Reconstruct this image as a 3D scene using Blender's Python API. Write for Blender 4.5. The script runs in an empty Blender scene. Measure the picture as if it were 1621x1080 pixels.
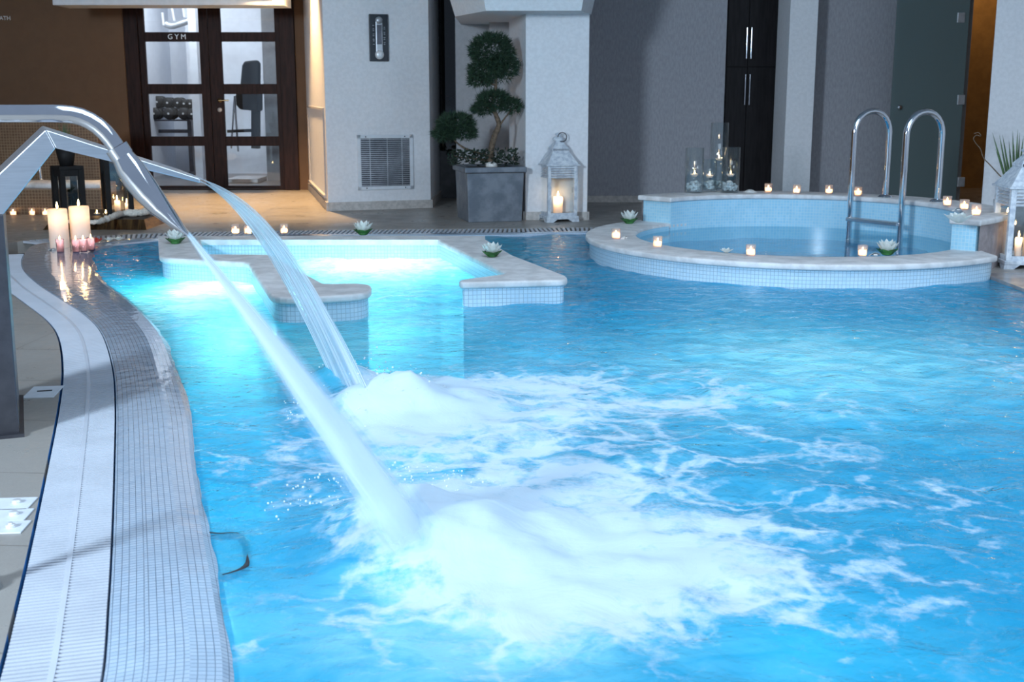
import bpy, bmesh, math, random
from mathutils import Vector, Matrix, noise
from mathutils.geometry import delaunay_2d_cdt
random.seed(7)
PI = math.pi
sc = bpy.context.scene
COL = sc.collection

# ------------------------------------------------------------------ camera
F, HZ, H = 1900.0, 150.0, 1.15
PITCH = math.atan((540 - HZ) / F)
CP, SP = math.cos(PITCH), math.sin(PITCH)
CAM = Vector((0, 0, H))
def ray(px, py):
    u = (px - 810.5) / F; v = (540 - py) / F
    return Vector((u, CP + v * SP, -SP + v * CP))
def at(px, py, z=0.0):
    """point of the level plane at height z"""
    d = ray(px, py); return CAM + d * ((z - H) / d.z)
def onY(px, py, Y):
    d = ray(px, py); return CAM + d * (Y / d.y)
def onP(px, py, P, n):
    d = ray(px, py); return CAM + d * ((P - CAM).dot(n) / d.dot(n))
cd = bpy.data.cameras.new('camera'); cam = bpy.data.objects.new('camera', cd); COL.objects.link(cam)
cam.location = CAM; cam.rotation_euler = (PI / 2 - PITCH, 0, 0)
cd.sensor_width = 36; cd.lens = 36 * F / 1621; cd.clip_start = .05; cd.clip_end = 100
cd.dof.use_dof = True; cd.dof.focus_distance = 5.0; cd.dof.aperture_fstop = 7.0
sc.camera = cam

# ------------------------------------------------------------------ mesh helper
class MB:
    def __init__(s): s.v = []; s.f = []; s.uv = []; s.sm = []
    def add(s, vs, fs, uvs=None, smooth=False):
        o = len(s.v); s.v += [tuple(p) for p in vs]
        for i, f in enumerate(fs):
            s.f.append([o + k for k in f]); s.sm.append(smooth)
            s.uv.append(uvs[i] if uvs else None)
    def box(s, x0, x1, y0, y1, z0, z1, M=None):
        vs = [Vector((x, y, z)) for z in (z0, z1) for y in (y0, y1) for x in (x0, x1)]
        if M: vs = [M @ v for v in vs]
        dx, dy, dz = abs(x1 - x0), abs(y1 - y0), abs(z1 - z0)
        fs = [(0, 2, 3, 1), (4, 5, 7, 6), (0, 1, 5, 4), (2, 6, 7, 3), (0, 4, 6, 2), (1, 3, 7, 5)]
        uv = [[(0, 0), (0, dy), (dx, dy), (dx, 0)], [(0, 0), (dx, 0), (dx, dy), (0, dy)], [(0, 0), (dx, 0), (dx, dz), (0, dz)],
              [(0, 0), (0, dz), (dx, dz), (dx, 0)], [(0, 0), (0, dz), (dy, dz), (dy, 0)], [(0, 0), (dy, 0), (dy, dz), (0, dz)]]
        s.add(vs, fs, uv); return s
    def bar(s, a, b, w, h=None, up=(0, 0, 1)):
        a, b = Vector(a), Vector(b); h = h or w; d = (b - a); L = d.length; d.normalize()
        u = Vector(up)
        if abs(d.dot(u)) > .95: u = Vector((0, 1, 0))
        x = d.cross(u).normalized(); y = x.cross(d)
        M = Matrix((x, y, d)).transposed().to_4x4(); M.translation = a
        return s.box(-w / 2, w / 2, -h / 2, h / 2, 0, L, M)
    def tube(s, pts, r, n=12, cap=True, sx=None):
        """round tube along pts; r a number or a list; sx: list of (width, side vector) factors for flattened tubes"""
        pts = [Vector(p) for p in pts]; m = len(pts)
        rs = r if isinstance(r, (list, tuple)) else [r] * m
        t0 = (pts[1] - pts[0]).normalized(); nrm = Vector((0, 0, 1)) if abs(t0.z) < .9 else Vector((0, 1, 0))
        nrm = (nrm - t0 * nrm.dot(t0)).normalized(); vs = []
        for i, p in enumerate(pts):
            t = (pts[min(i + 1, m - 1)] - pts[max(i - 1, 0)]).normalized()
            nrm = (nrm - t * nrm.dot(t)).normalized(); b = t.cross(nrm)
            for k in range(n):
                a = 2 * PI * k / n
                vs.append(p + (nrm * math.cos(a) * rs[i]) + b * math.sin(a) * (sx[i] if sx else rs[i]))
        fs = [(i * n + k, i * n + (k + 1) % n, (i + 1) * n + (k + 1) % n, (i + 1) * n + k) for i in range(m - 1) for k in range(n)]
        s.add(vs, fs, None, True)
        if cap: s.add(vs[:n], [tuple(range(n))[::-1]]); s.add(vs[-n:], [tuple(range(n))])
        return s
    def lathe(s, prof, n=24, c=(0, 0, 0), smooth=True, sq=None):
        c = Vector(c); vs = []; m = len(prof)
        for r, z in prof:
            for k in range(n):
                a = 2 * PI * k / n; vs.append(c + Vector((r * math.cos(a), r * math.sin(a), z)))
        s.add(vs, [(i * n + k, i * n + (k + 1) % n, (i + 1) * n + (k + 1) % n, (i + 1) * n + k) for i in range(m - 1) for k in range(n)], None, smooth)
        return s
    def prism(s, poly, z0, z1, sides=True, bottom=True, uvs=1.0):
        """poly: ccw list of (x, y)"""
        n = len(poly)
        ar = sum(poly[i][0] * poly[(i + 1) % n][1] - poly[(i + 1) % n][0] * poly[i][1] for i in range(n))
        if ar < 0: poly = poly[::-1]
        top = [(p[0], p[1], z1) for p in poly]; bot = [(p[0], p[1], z0) for p in poly]
        s.add(top, [tuple(range(n))], [[(p[0], p[1]) for p in poly]])
        if bottom: s.add(bot, [tuple(range(n))[::-1]], [[(p[0], p[1]) for p in poly[::-1]]])
        if sides: s.wall(poly, z0, z1, True)
        return s
    def wall(s, pts, z0, z1, closed=False, smooth=False):
        n = len(pts); u = 0
        for i in range(n if closed else n - 1):
            a, b = pts[i], pts[(i + 1) % n]; L = math.hypot(b[0] - a[0], b[1] - a[1])
            s.add([(a[0], a[1], z0), (b[0], b[1], z0), (b[0], b[1], z1), (a[0], a[1], z1)], [(0, 1, 2, 3)],
                  [[(u, z0), (u + L, z0), (u + L, z1), (u, z1)]], smooth); u += L
        return s
    def strip(s, A, B, smooth=True, flip=False):
        """ruled strip between two equally long rows of points, UV in metres"""
        u = 0; n = len(A); us = [0]
        for i in range(1, n):
            u += ((Vector(A[i]) + Vector(B[i])) / 2 - (Vector(A[i - 1]) + Vector(B[i - 1])) / 2).length; us.append(u)
        vs = list(A) + list(B); fs = []; uv = []
        for i in range(n - 1):
            w0 = (Vector(A[i]) - Vector(B[i])).length; w1 = (Vector(A[i + 1]) - Vector(B[i + 1])).length
            f = (i, i + 1, n + i + 1, n + i); q = [(us[i], 0), (us[i + 1], 0), (us[i + 1], w1), (us[i], w0)]
            fs.append(f[::-1] if flip else f); uv.append(q[::-1] if flip else q)
        s.add(vs, fs, uv, smooth); return s
    def ball(s, c, r, n=8, m=6, sz=None, jit=0):
        c = Vector(c); rx, ry, rz = (r, r, r) if not isinstance(r, (tuple, list)) else r
        prof = []; vs = [c + Vector((0, 0, -rz))]
        for i in range(1, m):
            a = -PI / 2 + PI * i / m
            for k in range(n):
                b = 2 * PI * k / n; j = 1 + random.uniform(-jit, jit)
                vs.append(c + Vector((rx * math.cos(a) * math.cos(b) * j, ry * math.cos(a) * math.sin(b) * j, rz * math.sin(a) * j)))
        vs.append(c + Vector((0, 0, rz))); fs = []
        for k in range(n): fs.append((0, 1 + (k + 1) % n, 1 + k))
        for i in range(m - 2):
            for k in range(n):
                a = 1 + i * n; fs.append((a + k, a + (k + 1) % n, a + n + (k + 1) % n, a + n + k))
        a = 1 + (m - 2) * n
        for k in range(n): fs.append((a + k, a + (k + 1) % n, len(vs) - 1))
        s.add(vs, fs, None, True); return s

def obj(name, mb, mat, parent=None, bevel=0, seg=2, fix=True, merge=False):
    me = bpy.data.meshes.new(name); me.from_pydata(mb.v, [], mb.f); me.polygons.foreach_set('use_smooth', mb.sm)
    if any(u for u in mb.uv):
        l = me.uv_layers.new(name='UVMap')
        for p, u in zip(me.polygons, mb.uv):
            if u:
                for k, li in enumerate(p.loop_indices): l.data[li].uv = u[k]
    if merge:
        bm = bmesh.new(); bm.from_mesh(me); bmesh.ops.remove_doubles(bm, verts=bm.verts, dist=1e-5)
        bmesh.ops.recalc_face_normals(bm, faces=bm.faces); bm.to_mesh(me); bm.free()
    me.materials.append(mat); me.update()
    o = bpy.data.objects.new(name, me); COL.objects.link(o)
    if parent: o.parent = parent
    if bevel:
        b = o.modifiers.new('edge', 'BEVEL'); b.width = bevel; b.segments = seg; b.limit_method = 'ANGLE'; b.angle_limit = math.radians(40)
    return o
def tag(o, label, cat, group=None, kind=None):
    o['label'] = label; o['category'] = cat
    if group: o['group'] = group
    if kind: o['kind'] = kind
    return o
def thing(name, label, cat, loc=(0, 0, 0), rz=0, group=None):
    o = bpy.data.objects.new(name, None); COL.objects.link(o); o.location = loc; o.rotation_euler = (0, 0, rz); o.empty_display_size = .05
    return tag(o, label, cat, group)
def struct(name, mb, mat, parent=None, bevel=0, label=None):
    o = obj(name, mb, mat, parent, bevel)
    if not parent: o['kind'] = 'structure'
    if label: o['label'] = label
    return o
def children(o): return [c for c in bpy.data.objects if c.parent == o]
def dup(root, loc, rz, label, group=None):
    def cp(o, par):
        c = o.copy(); COL.objects.link(c)
        if par: c.parent = par
        for ch in children(o):
            if ch is not c: cp(ch, c)
        return c
    r = cp(root, None); r.location = loc; r.rotation_euler = (0, 0, rz); r['label'] = label
    if group: r['group'] = group
    return r
def lamp(name, kind, loc, energy, color, size=.1, aim=None, parent=None, sy=None, spot=None, blend=.5):
    l = bpy.data.lights.new(name, kind); l.energy = energy; l.color = color
    if kind == 'AREA':
        l.size = size
        if sy: l.shape = 'RECTANGLE'; l.size_y = sy
    elif kind != 'SUN': l.shadow_soft_size = size
    if spot: l.spot_size = spot; l.spot_blend = blend
    o = bpy.data.objects.new(name, l); COL.objects.link(o); o.location = loc
    if aim is not None: o.rotation_euler = (Vector(aim) - Vector(loc)).to_track_quat('-Z', 'Y').to_euler()
    if parent: o.parent = parent
    return o

# ------------------------------------------------------------------ materials
def new_mat(name):
    m = bpy.data.materials.new(name); m.use_nodes = True; nt = m.node_tree; nt.nodes.clear()
    out = nt.nodes.new('ShaderNodeOutputMaterial'); return m, nt, out
class N:
    def __init__(s, nt): s.nt = nt
    def __call__(s, t, ins=None, **kw):
        n = s.nt.nodes.new('ShaderNode' + t)
        for k, v in kw.items(): setattr(n, k, v)
        for k, v in (ins or {}).items():
            if hasattr(v, 'is_output'): s.nt.links.new(v, n.inputs[k])
            else: n.inputs[k].default_value = v
        return n
    def math(s, op, a, b=0.0, c=0.0, clamp=False):
        n = s.nt.nodes.new('ShaderNodeMath'); n.operation = op; n.use_clamp = clamp
        for i, v in enumerate((a, b, c)):
            if hasattr(v, 'is_output'): s.nt.links.new(v, n.inputs[i])
            else: n.inputs[i].default_value = v
        return n.outputs[0]
    def ramp(s, v, lo, hi, a=0.0, b=1.0, smooth=True):
        n = s.nt.nodes.new('ShaderNodeMapRange'); n.interpolation_type = 'SMOOTHSTEP' if smooth else 'LINEAR'
        s.nt.links.new(v, n.inputs['Value'])
        for k, x in zip(('From Min', 'From Max', 'To Min', 'To Max'), (lo, hi, a, b)): n.inputs[k].default_value = x
        return n.outputs[0]
    def mixc(s, f, a, b):
        n = s.nt.nodes.new('ShaderNodeMix'); n.data_type = 'RGBA'
        for k, v in ((0, f), (6, a), (7, b)):
            if hasattr(v, 'is_output'): s.nt.links.new(v, n.inputs[k])
            else: n.inputs[k].default_value = v if k == 0 else (*v, 1)[:4]
        return n.outputs[2]
    def link(s, a, b): s.nt.links.new(a, b)
def schlick(n, f0, nrm=None, k=1.0):
    lw = n('LayerWeight', {'Blend': .5, **({'Normal': nrm} if nrm is not None else {})})
    return n.math('MULTIPLY_ADD', n.math('POWER', lw.outputs['Facing'], 5.0), (1 - f0) * k, f0, clamp=True)
def srgb(r, g, b):
    f = lambda c: ((c / 255 + .055) / 1.055) ** 2.4 if c > 10 else c / 255 / 12.92
    return (f(r), f(g), f(b))
def plain(name, col, rough=.5, metal=0, var=.12, scale=12, bump=0, spec=.5, col2=None, stretch=None, coat=0, trans=0):
    m, nt, out = new_mat(name); n = N(nt)
    tc = n('TexCoord'); vec = tc.outputs['Object']
    if stretch: vec = n('Mapping', {'Vector': vec, 'Scale': stretch}).outputs[0]
    nz = n('TexNoise', {'Vector': vec, 'Scale': scale, 'Detail': 6.0, 'Roughness': .6})
    c2 = col2 or tuple(c * (1 - var) for c in col); c1 = tuple(min(1, c * (1 + var)) for c in col) if not col2 else col
    c = n.mixc(n.ramp(nz.outputs[0], .35, .65), c2, c1)
    p = n('BsdfPrincipled', {'Base Color': c, 'Roughness': rough, 'Metallic': metal, 'Specular IOR Level': spec, 'Coat Weight': coat})
    if bump:
        b = n('Bump', {'Height': nz.outputs[0], 'Strength': bump, 'Distance': .01}); n.link(b.outputs[0], p.inputs['Normal'])
    n.link(p.outputs[0], out.inputs[0]); return m
def mosaic(name, c1, c2, grout, size=.021, rough=.2, spec=.5, mort=.0016, wet=0):
    m, nt, out = new_mat(name); n = N(nt)
    uv = n('TexCoord').outputs['UV']
    br = n('TexBrick', {'Vector': uv, 'Color1': (*c1, 1), 'Color2': (*c2, 1), 'Mortar': (*grout, 1), 'Scale': 1.0, 'Mortar Size': mort, 'Mortar Smooth': .2, 'Bias': 0.0, 'Brick Width': size, 'Row Height': size}, offset=0.0)
    nz = n('TexNoise', {'Vector': n('TexCoord').outputs['Object'], 'Scale': 3.0, 'Detail': 5.0})
    c = n.mixc(n.ramp(nz.outputs[0], .3, .7, 0, .35), br.outputs[0], tuple(.8 * a for a in c2))
    p = n('BsdfPrincipled', {'Base Color': c, 'Roughness': rough, 'Specular IOR Level': spec, 'Coat Weight': 1.0 if wet else 0.0, 'Coat Roughness': .07, 'Coat IOR': 1.45})
    bm_ = n('Bump', {'Height': br.outputs[1], 'Strength': -.5 if not wet else -.2, 'Distance': .002})
    if wet:
        nw = n('TexNoise', {'Vector': n('TexCoord').outputs['Object'], 'Scale': 14.0, 'Detail': 4.0})
        bm2 = n('Bump', {'Height': nw.outputs[0], 'Strength': .25, 'Distance': .01, 'Normal': bm_.outputs[0]}); bm_ = bm2
    n.link(bm_.outputs[0], p.inputs['Normal'])
    if wet: n.link(bm_.outputs[0], p.inputs['Coat Normal'])
    n.link(p.outputs[0], out.inputs[0]); return m
def glassy(name, tint=(1, 1, 1), ior=1.45, rough=.0, bump=0, scale=20, diff=0, dcol=(.8, .85, .9)):
    """thin clear pane: lets light and sight through, mirrors by angle"""
    m, nt, out = new_mat(name); n = N(nt)
    tr = n('BsdfTransparent', {'Color': (*tint, 1)}); gl = n('BsdfGlossy', {'Roughness': rough, 'Color': (1, 1, 1, 1)})
    fr = schlick(n, ((ior - 1) / (ior + 1)) ** 2)
    if bump:
        nz = n('TexNoise', {'Vector': n('TexCoord').outputs['Object'], 'Scale': scale})
        b = n('Bump', {'Height': nz.outputs[0], 'Strength': bump}); n.link(b.outputs[0], gl.inputs['Normal'])
    base = tr.outputs[0]
    if diff:
        d = n('BsdfDiffuse', {'Color': (*dcol, 1)}); mx = n('MixShader', {0: diff, 1: base, 2: d.outputs[0]}); base = mx.outputs[0]
    mx = n('MixShader', {0: fr, 1: base, 2: gl.outputs[0]}); n.link(mx.outputs[0], out.inputs[0]); return m
def waxy(name, col, trans=.5, rough=.5):
    m, nt, out = new_mat(name); n = N(nt)
    p = n('BsdfPrincipled', {'Base Color': (*col, 1), 'Roughness': rough}); t = n('BsdfTranslucent', {'Color': (*col, 1)})
    mx = n('MixShader', {0: trans, 1: p.outputs[0], 2: t.outputs[0]}); n.link(mx.outputs[0], out.inputs[0]); return m
def glow(name, col, st):
    m, nt, out = new_mat(name); n = N(nt)
    e = n('Emission', {'Color': (*col, 1), 'Strength': st}); n.link(e.outputs[0], out.inputs[0]); return m

M = {}
M['white_wall'] = plain('white plaster', (.74, .74, .76), .85, var=.04, scale=30, bump=.15)
M['grey_wall'] = plain('grey woven wallcovering', (.33, .325, .35), .85, var=.10, scale=60, bump=.2, stretch=(1, 1, .3))
M['mid_wall'] = plain('pale grey plaster', (.42, .41, .42), .85, var=.05, scale=25, bump=.1)
M['brown_wall'] = plain('amber brown wall', (.145, .082, .045), .8, var=.04, scale=8)
M['amber_wall'] = plain('ochre wall', (.45, .27, .10), .8, var=.1, scale=8)
M['sill_wall'] = plain('dark grey plaster', (.20, .20, .21), .85)
M['skirt'] = plain('beige stone skirting', (.50, .46, .43), .5, var=.15, scale=25)
M['ceil'] = plain('ceiling plaster', (.5, .5, .52), .9, var=.04)
M['wood_dark'] = plain('dark stained wood', (.026, .012, .010), .5, var=.3, scale=6, stretch=(6, 6, .6), spec=.15)
M['cabinet'] = plain('near black veneer', (.011, .009, .010), .5, var=.3, scale=6, stretch=(6, 6, .6), spec=.15)
M['steel'] = plain('brushed stainless steel', (.66, .67, .70), .36, 1, var=.05, scale=8, stretch=(1, 1, 20))
M['chrome'] = plain('polished chrome', (.72, .74, .78), .06, 1, var=.03)
M['dark_steel'] = plain('dark steel', (.10, .10, .115), .35, .8)
M['black_metal'] = plain('black painted metal', (.012, .011, .011), .6, spec=.2)
M['rubber'] = plain('black rubber', (.012, .012, .014), .55)
M['brass'] = plain('satin brass', (.75, .55, .30), .25, 1)
M['grate'] = plain('white plastic grating', (.54, .57, .63), .4, var=.05, scale=5)
M['channel'] = plain('blue channel plastic', (.02, .17, .45), .5, var=.4, scale=9)
M['channel_dark'] = plain('dark grate channel', (.02, .025, .03), .6, var=.3, scale=9)
M['stone'] = plain('worn white stone coping', (.76, .74, .73), .55, col2=(.58, .56, .55), scale=9, bump=.25)
M['wet_band'] = plain('wet grey stone', (.36, .34, .33), .25, col2=(.22, .20, .20), scale=5, bump=.1)
M['plaster_side'] = plain('rough pinkish render', (.34, .29, .29), .9, var=.15, scale=15, bump=.3)
M['mosaic_pale'] = mosaic('pale blue mosaic', (.62, .76, .84), (.52, .70, .82), (.30, .42, .50), .024, .2)
M['mosaic_pool'] = mosaic('pool mosaic', (.10, .72, .90), (.06, .64, .85), (.05, .50, .70), .024, .3)
M['mosaic_inner'] = mosaic('plunge pool mosaic', (.42, .70, .84), (.34, .64, .80), (.60, .75, .82), .024, .2)
M['mosaic_beach'] = mosaic('wet edge mosaic', (.50, .60, .72), (.43, .54, .67), (.14, .19, .25), .0175, .18, .55, .0011, wet=1)
M['mosaic_brown'] = mosaic('brown mosaic', (.16, .09, .045), (.11, .06, .03), (.28, .20, .12), .03, .35, mort=.003)
M['planter'] = plain('zinc grey planter', (.12, .14, .17), .45, .2, col2=(.20, .22, .25), scale=7)
M['bark'] = plain('bark', (.13, .09, .06), .9, var=.4, scale=40, bump=.5)
M['needles'] = plain('juniper needles', (.035, .075, .035), .7, col2=(.012, .032, .018), scale=30)
M['dark_leaf'] = plain('dark leaves', (.022, .04, .024), .6, var=.4, scale=30)
M['sword_leaf'] = plain('sword leaves', (.05, .10, .035), .45, var=.4, scale=20)
M['lotus_leaf'] = plain('lotus leaf green', (.03, .14, .03), .5, var=.4, scale=20)
M['petal'] = waxy('white petals', (.85, .88, .84), .35)
M['petal_yellow'] = plain('yellow stamen', (.8, .6, .15), .6)
M['red_petal'] = plain('red petals', (.55, .05, .03), .5, var=.3)
M['shell'] = plain('white shell', (.75, .72, .68), .5, var=.2, scale=60)
M['white_paint'] = plain('distressed white paint', (.70, .74, .78), .6, col2=(.46, .51, .58), scale=26, bump=.2)
M['wax'] = waxy('ivory wax', (.88, .77, .68), .30)
M['wax_votive'] = waxy('votive wax', (.95, .80, .66), .75)
M['wick'] = plain('wick', (.02, .015, .01), .9)
M['flame'] = glow('candle flame', (1.0, .62, .24), 60)
M['glass'] = glassy('clear glass', (.96, .98, .98), 1.62)
M['glass_votive'] = glassy('votive glass', (.97, .94, .92), 1.5, diff=.20, dcol=(.9, .78, .72))
M['glass_violet'] = glassy('violet glass', (.26, .25, .40), 1.5)
M['glass_green'] = glassy('frosted tinted glass', (.34, .42, .41), 1.5, diff=.5, dcol=(.26, .34, .345))
M['glass_dark'] = plain('dark window glass', (.012, .012, .014), .06, spec=.5)
M['water_clear'] = glassy('vase water', (.86, .92, .95), 1.33)
M['gravel'] = plain('white gravel', (.72, .72, .72), .7, var=.3, scale=60)
M['gym_wall'] = plain('gym wall', (.72, .74, .80), .8, var=.03)
M['gym_floor'] = plain('gym floor boards', (.16, .165, .18), .3, var=.35, scale=5, stretch=(.5, 6, 1))
M['bronze'] = plain('bronze tile', (.30, .17, .07), .2, .9, col2=(.10, .05, .03), scale=5, stretch=(12, 1, 1))
M['towel'] = plain('white towelling', (.72, .66, .58), .95, var=.2, scale=80, bump=.8)
M['panel_white'] = plain('white panel', (.66, .69, .73), .45, var=.05)
M['letter'] = plain('silver lettering', (.8, .8, .8), .35, .3)
M['panel_navy'] = plain('dark slate panel', (.014, .018, .026), .4)
M['silver'] = plain('silver grey metal', (.50, .52, .55), .4, .6)

def floor_mat():
    m, nt, out = new_mat('beige stone tiles'); n = N(nt)
    ob = n('TexCoord').outputs['Object']
    br = n('TexBrick', {'Vector': n('Mapping', {'Vector': ob, 'Rotation': (0, 0, .06), 'Location': (.21, .13, 0)}).outputs[0], 'Color1': (.345, .32, .29, 1), 'Color2': (.31, .288, .262, 1), 'Mortar': (.19, .17, .15, 1), 'Scale': 1.0, 'Mortar Size': .004, 'Mortar Smooth': .3, 'Brick Width': 1.2, 'Row Height': .6}, offset=.5)
    nz = n('TexNoise', {'Vector': ob, 'Scale': 4.0, 'Detail': 8.0, 'Roughness': .7})
    sp = n('TexNoise', {'Vector': ob, 'Scale': 150.0, 'Detail': 2.0})
    c = n.mixc(n.ramp(nz.outputs[0], .35, .7, 0, .5), br.outputs[0], (.26, .235, .215))
    c = n.mixc(n.ramp(sp.outputs[0], .55, .7, 0, .35), c, (.25, .23, .21))
    p = n('BsdfPrincipled', {'Base Color': c, 'Roughness': n.ramp(nz.outputs[0], .3, .7, .25, .5)})
    b = n('Bump', {'Height': sp.outputs[0], 'Strength': .12, 'Distance': .004}); n.link(b.outputs[0], p.inputs['Normal'])
    n.link(p.outputs[0], out.inputs[0]); return m
M['floor'] = floor_mat()

def pool_water_mat(name, tint, wave=1.0, foam=True):
    m, nt, out = new_mat(name); n = N(nt)
    ob = n('TexCoord').outputs['Object']
    w1 = n('TexNoise', {'Vector': n('Mapping', {'Vector': ob, 'Scale': (.8, 1.1, 1)}).outputs[0], 'Scale': 5.0, 'Detail': 4.0, 'Roughness': .55, 'Distortion': .6})
    w2 = n('TexNoise', {'Vector': ob, 'Scale': 26.0, 'Detail': 3.0, 'Distortion': .4})
    h = n.math('ADD', w1.outputs[0], n.math('MULTIPLY', w2.outputs[0], .28))
    b = n('Bump', {'Height': h, 'Strength': .55 * wave, 'Distance': .05})
    tr = n('BsdfTransparent', {'Color': (*tint, 1)}); gl = n('BsdfGlossy', {'Roughness': .04, 'Normal': b.outputs[0]})
    fr = schlick(n, .02, b.outputs[0], .8 if foam else 1.0)
    base = tr.outputs[0]
    if foam:
        at_ = n('Attribute', attribute_name='froth'); sep = n('SeparateColor', {0: at_.outputs['Color']})
        fm, mk, mint = sep.outputs[0], sep.outputs[1], sep.outputs[2]
        n1 = n('TexNoise', {'Vector': ob, 'Scale': 3.2, 'Detail': 8.0, 'Roughness': .62, 'Distortion': 1.2})
        warp = n('VectorMath', {0: ob, 1: n('VectorMath', {0: n('TexNoise', {'Vector': ob, 'Scale': 4.0, 'Detail': 4.0}).outputs['Color'], 3: .55}, operation='SCALE').outputs[0]}, operation='ADD')
        vo = n('TexVoronoi', {'Vector': warp.outputs[0], 'Scale': 3.6}, feature='DISTANCE_TO_EDGE')
        lace = n.ramp(vo.outputs['Distance'], .0, .16, 1, 0)
        n3 = n('TexNoise', {'Vector': ob, 'Scale': 45.0, 'Detail': 4.0, 'Roughness': .7})
        v = n.math('ADD', fm, n.math('MULTIPLY', n.math('SUBTRACT', n1.outputs[0], .5), 1.9))
        v = n.math('ADD', v, n.math('MULTIPLY', lace, .34))
        v = n.math('ADD', v, n.math('MULTIPLY', n.math('SUBTRACT', n3.outputs[0], .5), .7))
        ff = n.math('MULTIPLY', n.ramp(v, .36, 1.12), n.ramp(fm, .02, .2))
        n4 = n('TexNoise', {'Vector': n('Mapping', {'Vector': ob, 'Scale': (.7, 1.3, 1)}).outputs[0], 'Scale': 7.0, 'Detail': 5.0, 'Roughness': .6, 'Distortion': 1.0})
        bub_glow = n.math('MULTIPLY', mk, n.ramp(n4.outputs[0], .3, .7, .45, 1.25), clamp=True)   # fine air bubbles, plus lamp glow and reflections painted in as paleness
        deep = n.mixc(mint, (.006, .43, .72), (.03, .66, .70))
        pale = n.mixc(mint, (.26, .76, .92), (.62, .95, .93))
        mcol = n.mixc(bub_glow, deep, pale)
        d1 = n('BsdfDiffuse', {'Color': mcol}); t1 = n('BsdfTranslucent', {'Color': mcol})
        body = n('MixShader', {0: .45, 1: d1.outputs[0], 2: t1.outputs[0]})
        base = n('MixShader', {0: n.math('MULTIPLY_ADD', bub_glow, .12, .86, clamp=True), 1: base, 2: body.outputs[0]}).outputs[0]
    mx = n('MixShader', {0: fr, 1: base, 2: gl.outputs[0]}); res = mx.outputs[0]
    if foam:
        b2 = n('Bump', {'Height': n1.outputs[0], 'Strength': .25, 'Distance': .04})
        d2 = n('BsdfDiffuse', {'Color': (.70, .80, .88, 1), 'Normal': b2.outputs[0]})
        t2 = n('BsdfTranslucent', {'Color': (.70, .80, .88, 1)})
        fo = n('MixShader', {0: .25, 1: d2.outputs[0], 2: t2.outputs[0]})
        res = n('MixShader', {0: ff, 1: res, 2: fo.outputs[0]}).outputs[0]
    n.link(res, out.inputs[0]); return m
M['pool_water'] = pool_water_mat('pool water', (.34, .92, .98))
M['plunge_water'] = pool_water_mat('plunge pool water', (.62, .90, .97), wave=.06, foam=False)

def falling_mat(name, white, clear, sx, tint, lo=.35, hi=.65, soft=False):
    """aerated falling water: white streaks drawn out along the fall (UV u = along, v = across), clear between"""
    m, nt, out = new_mat(name); n = N(nt)
    uv = n('TexCoord').outputs['UV']
    nz = n('TexNoise', {'Vector': n('Mapping', {'Vector': uv, 'Scale': (1.6, sx, 1)}).outputs[0], 'Scale': 1.0, 'Detail': 5.0, 'Roughness': .6})
    att = n('Attribute', attribute_name='froth'); k = n('SeparateColor', {0: att.outputs['Color']}).outputs[0]
    f = n.math('MULTIPLY', n.ramp(nz.outputs[0], lo, hi, clear, white), k, clamp=True)
    b = n('Bump', {'Height': nz.outputs[0], 'Strength': .5, 'Distance': .02})
    tr = n('BsdfTransparent', {'Color': (*tint, 1)}); gl = n('BsdfGlossy', {'Roughness': .12, 'Normal': b.outputs[0]})
    fr = schlick(n, .03, b.outputs[0])
    if soft:                                               # a cloud of drops: thinner towards its rim, no mirror skin
        lw = n('LayerWeight', {'Blend': .5}); f = n.math('MULTIPLY', f, n.ramp(lw.outputs['Facing'], .25, .95, 1, 0)); fr = 0.0
    wa = n('MixShader', {0: fr, 1: tr.outputs[0], 2: gl.outputs[0]})
    d = n('BsdfDiffuse', {'Color': (.90, .95, .99, 1)}); t = n('BsdfTranslucent', {'Color': (.90, .95, .99, 1)})
    wh = n('MixShader', {0: .45, 1: d.outputs[0], 2: t.outputs[0]})
    mx = n('MixShader', {0: f, 1: wa.outputs[0], 2: wh.outputs[0]}); n.link(mx.outputs[0], out.inputs[0]); return m
M['sheet_water'] = falling_mat('falling sheet of water', .85, .22, 26, (.80, .92, .97), .36, .68)
M['jet_water'] = falling_mat('aerated jet', 1.0, .93, 14, (.97, .99, 1), soft=True)

# ------------------------------------------------------------------ curves
def catmull(P, step):
    P = [Vector(p) for p in P]; pts = []
    Q = [P[0] * 2 - P[1]] + P + [P[-1] * 2 - P[-2]]
    for i in range(1, len(Q) - 2):
        a, b, c, d = Q[i - 1:i + 3]
        for k in range(24):
            t = k / 24
            pts.append(.5 * ((2 * b) + (c - a) * t + (2 * a - 5 * b + 4 * c - d) * t * t + (3 * b - a - 3 * c + d) * t ** 3))
    pts.append(P[-1]); out = [pts[0]]; acc = 0
    for i in range(1, len(pts)):
        a, b = pts[i - 1], pts[i]; L = (b - a).length
        while L > 0 and acc + L >= step:
            a = a + (b - a) * ((step - acc) / L); out.append(a.copy()); L = (b - a).length; acc = 0
        acc += L
    return out
def resample(P, n):
    P = [Vector(p) for p in P]; ds = [0]
    for i in range(1, len(P)): ds.append(ds[-1] + (P[i] - P[i - 1]).length)
    out = []; j = 0
    for k in range(n):
        t = ds[-1] * k / (n - 1)
        while j < len(ds) - 2 and ds[j + 1] < t: j += 1
        s = (t - ds[j]) / max(1e-9, ds[j + 1] - ds[j]); out.append(P[j].lerp(P[j + 1], s))
    return out
def normals2(P):
    out = []
    for i in range(len(P)):
        t = (P[min(i + 1, len(P) - 1)] - P[max(i - 1, 0)]).normalized(); out.append(Vector((-t.y, t.x, 0)))
    return out
ZW = -.014                                   # level of the pool water
X_RIGHT = 3.10                               # right edge of the pool
Y_NEAR = -.8
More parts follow.
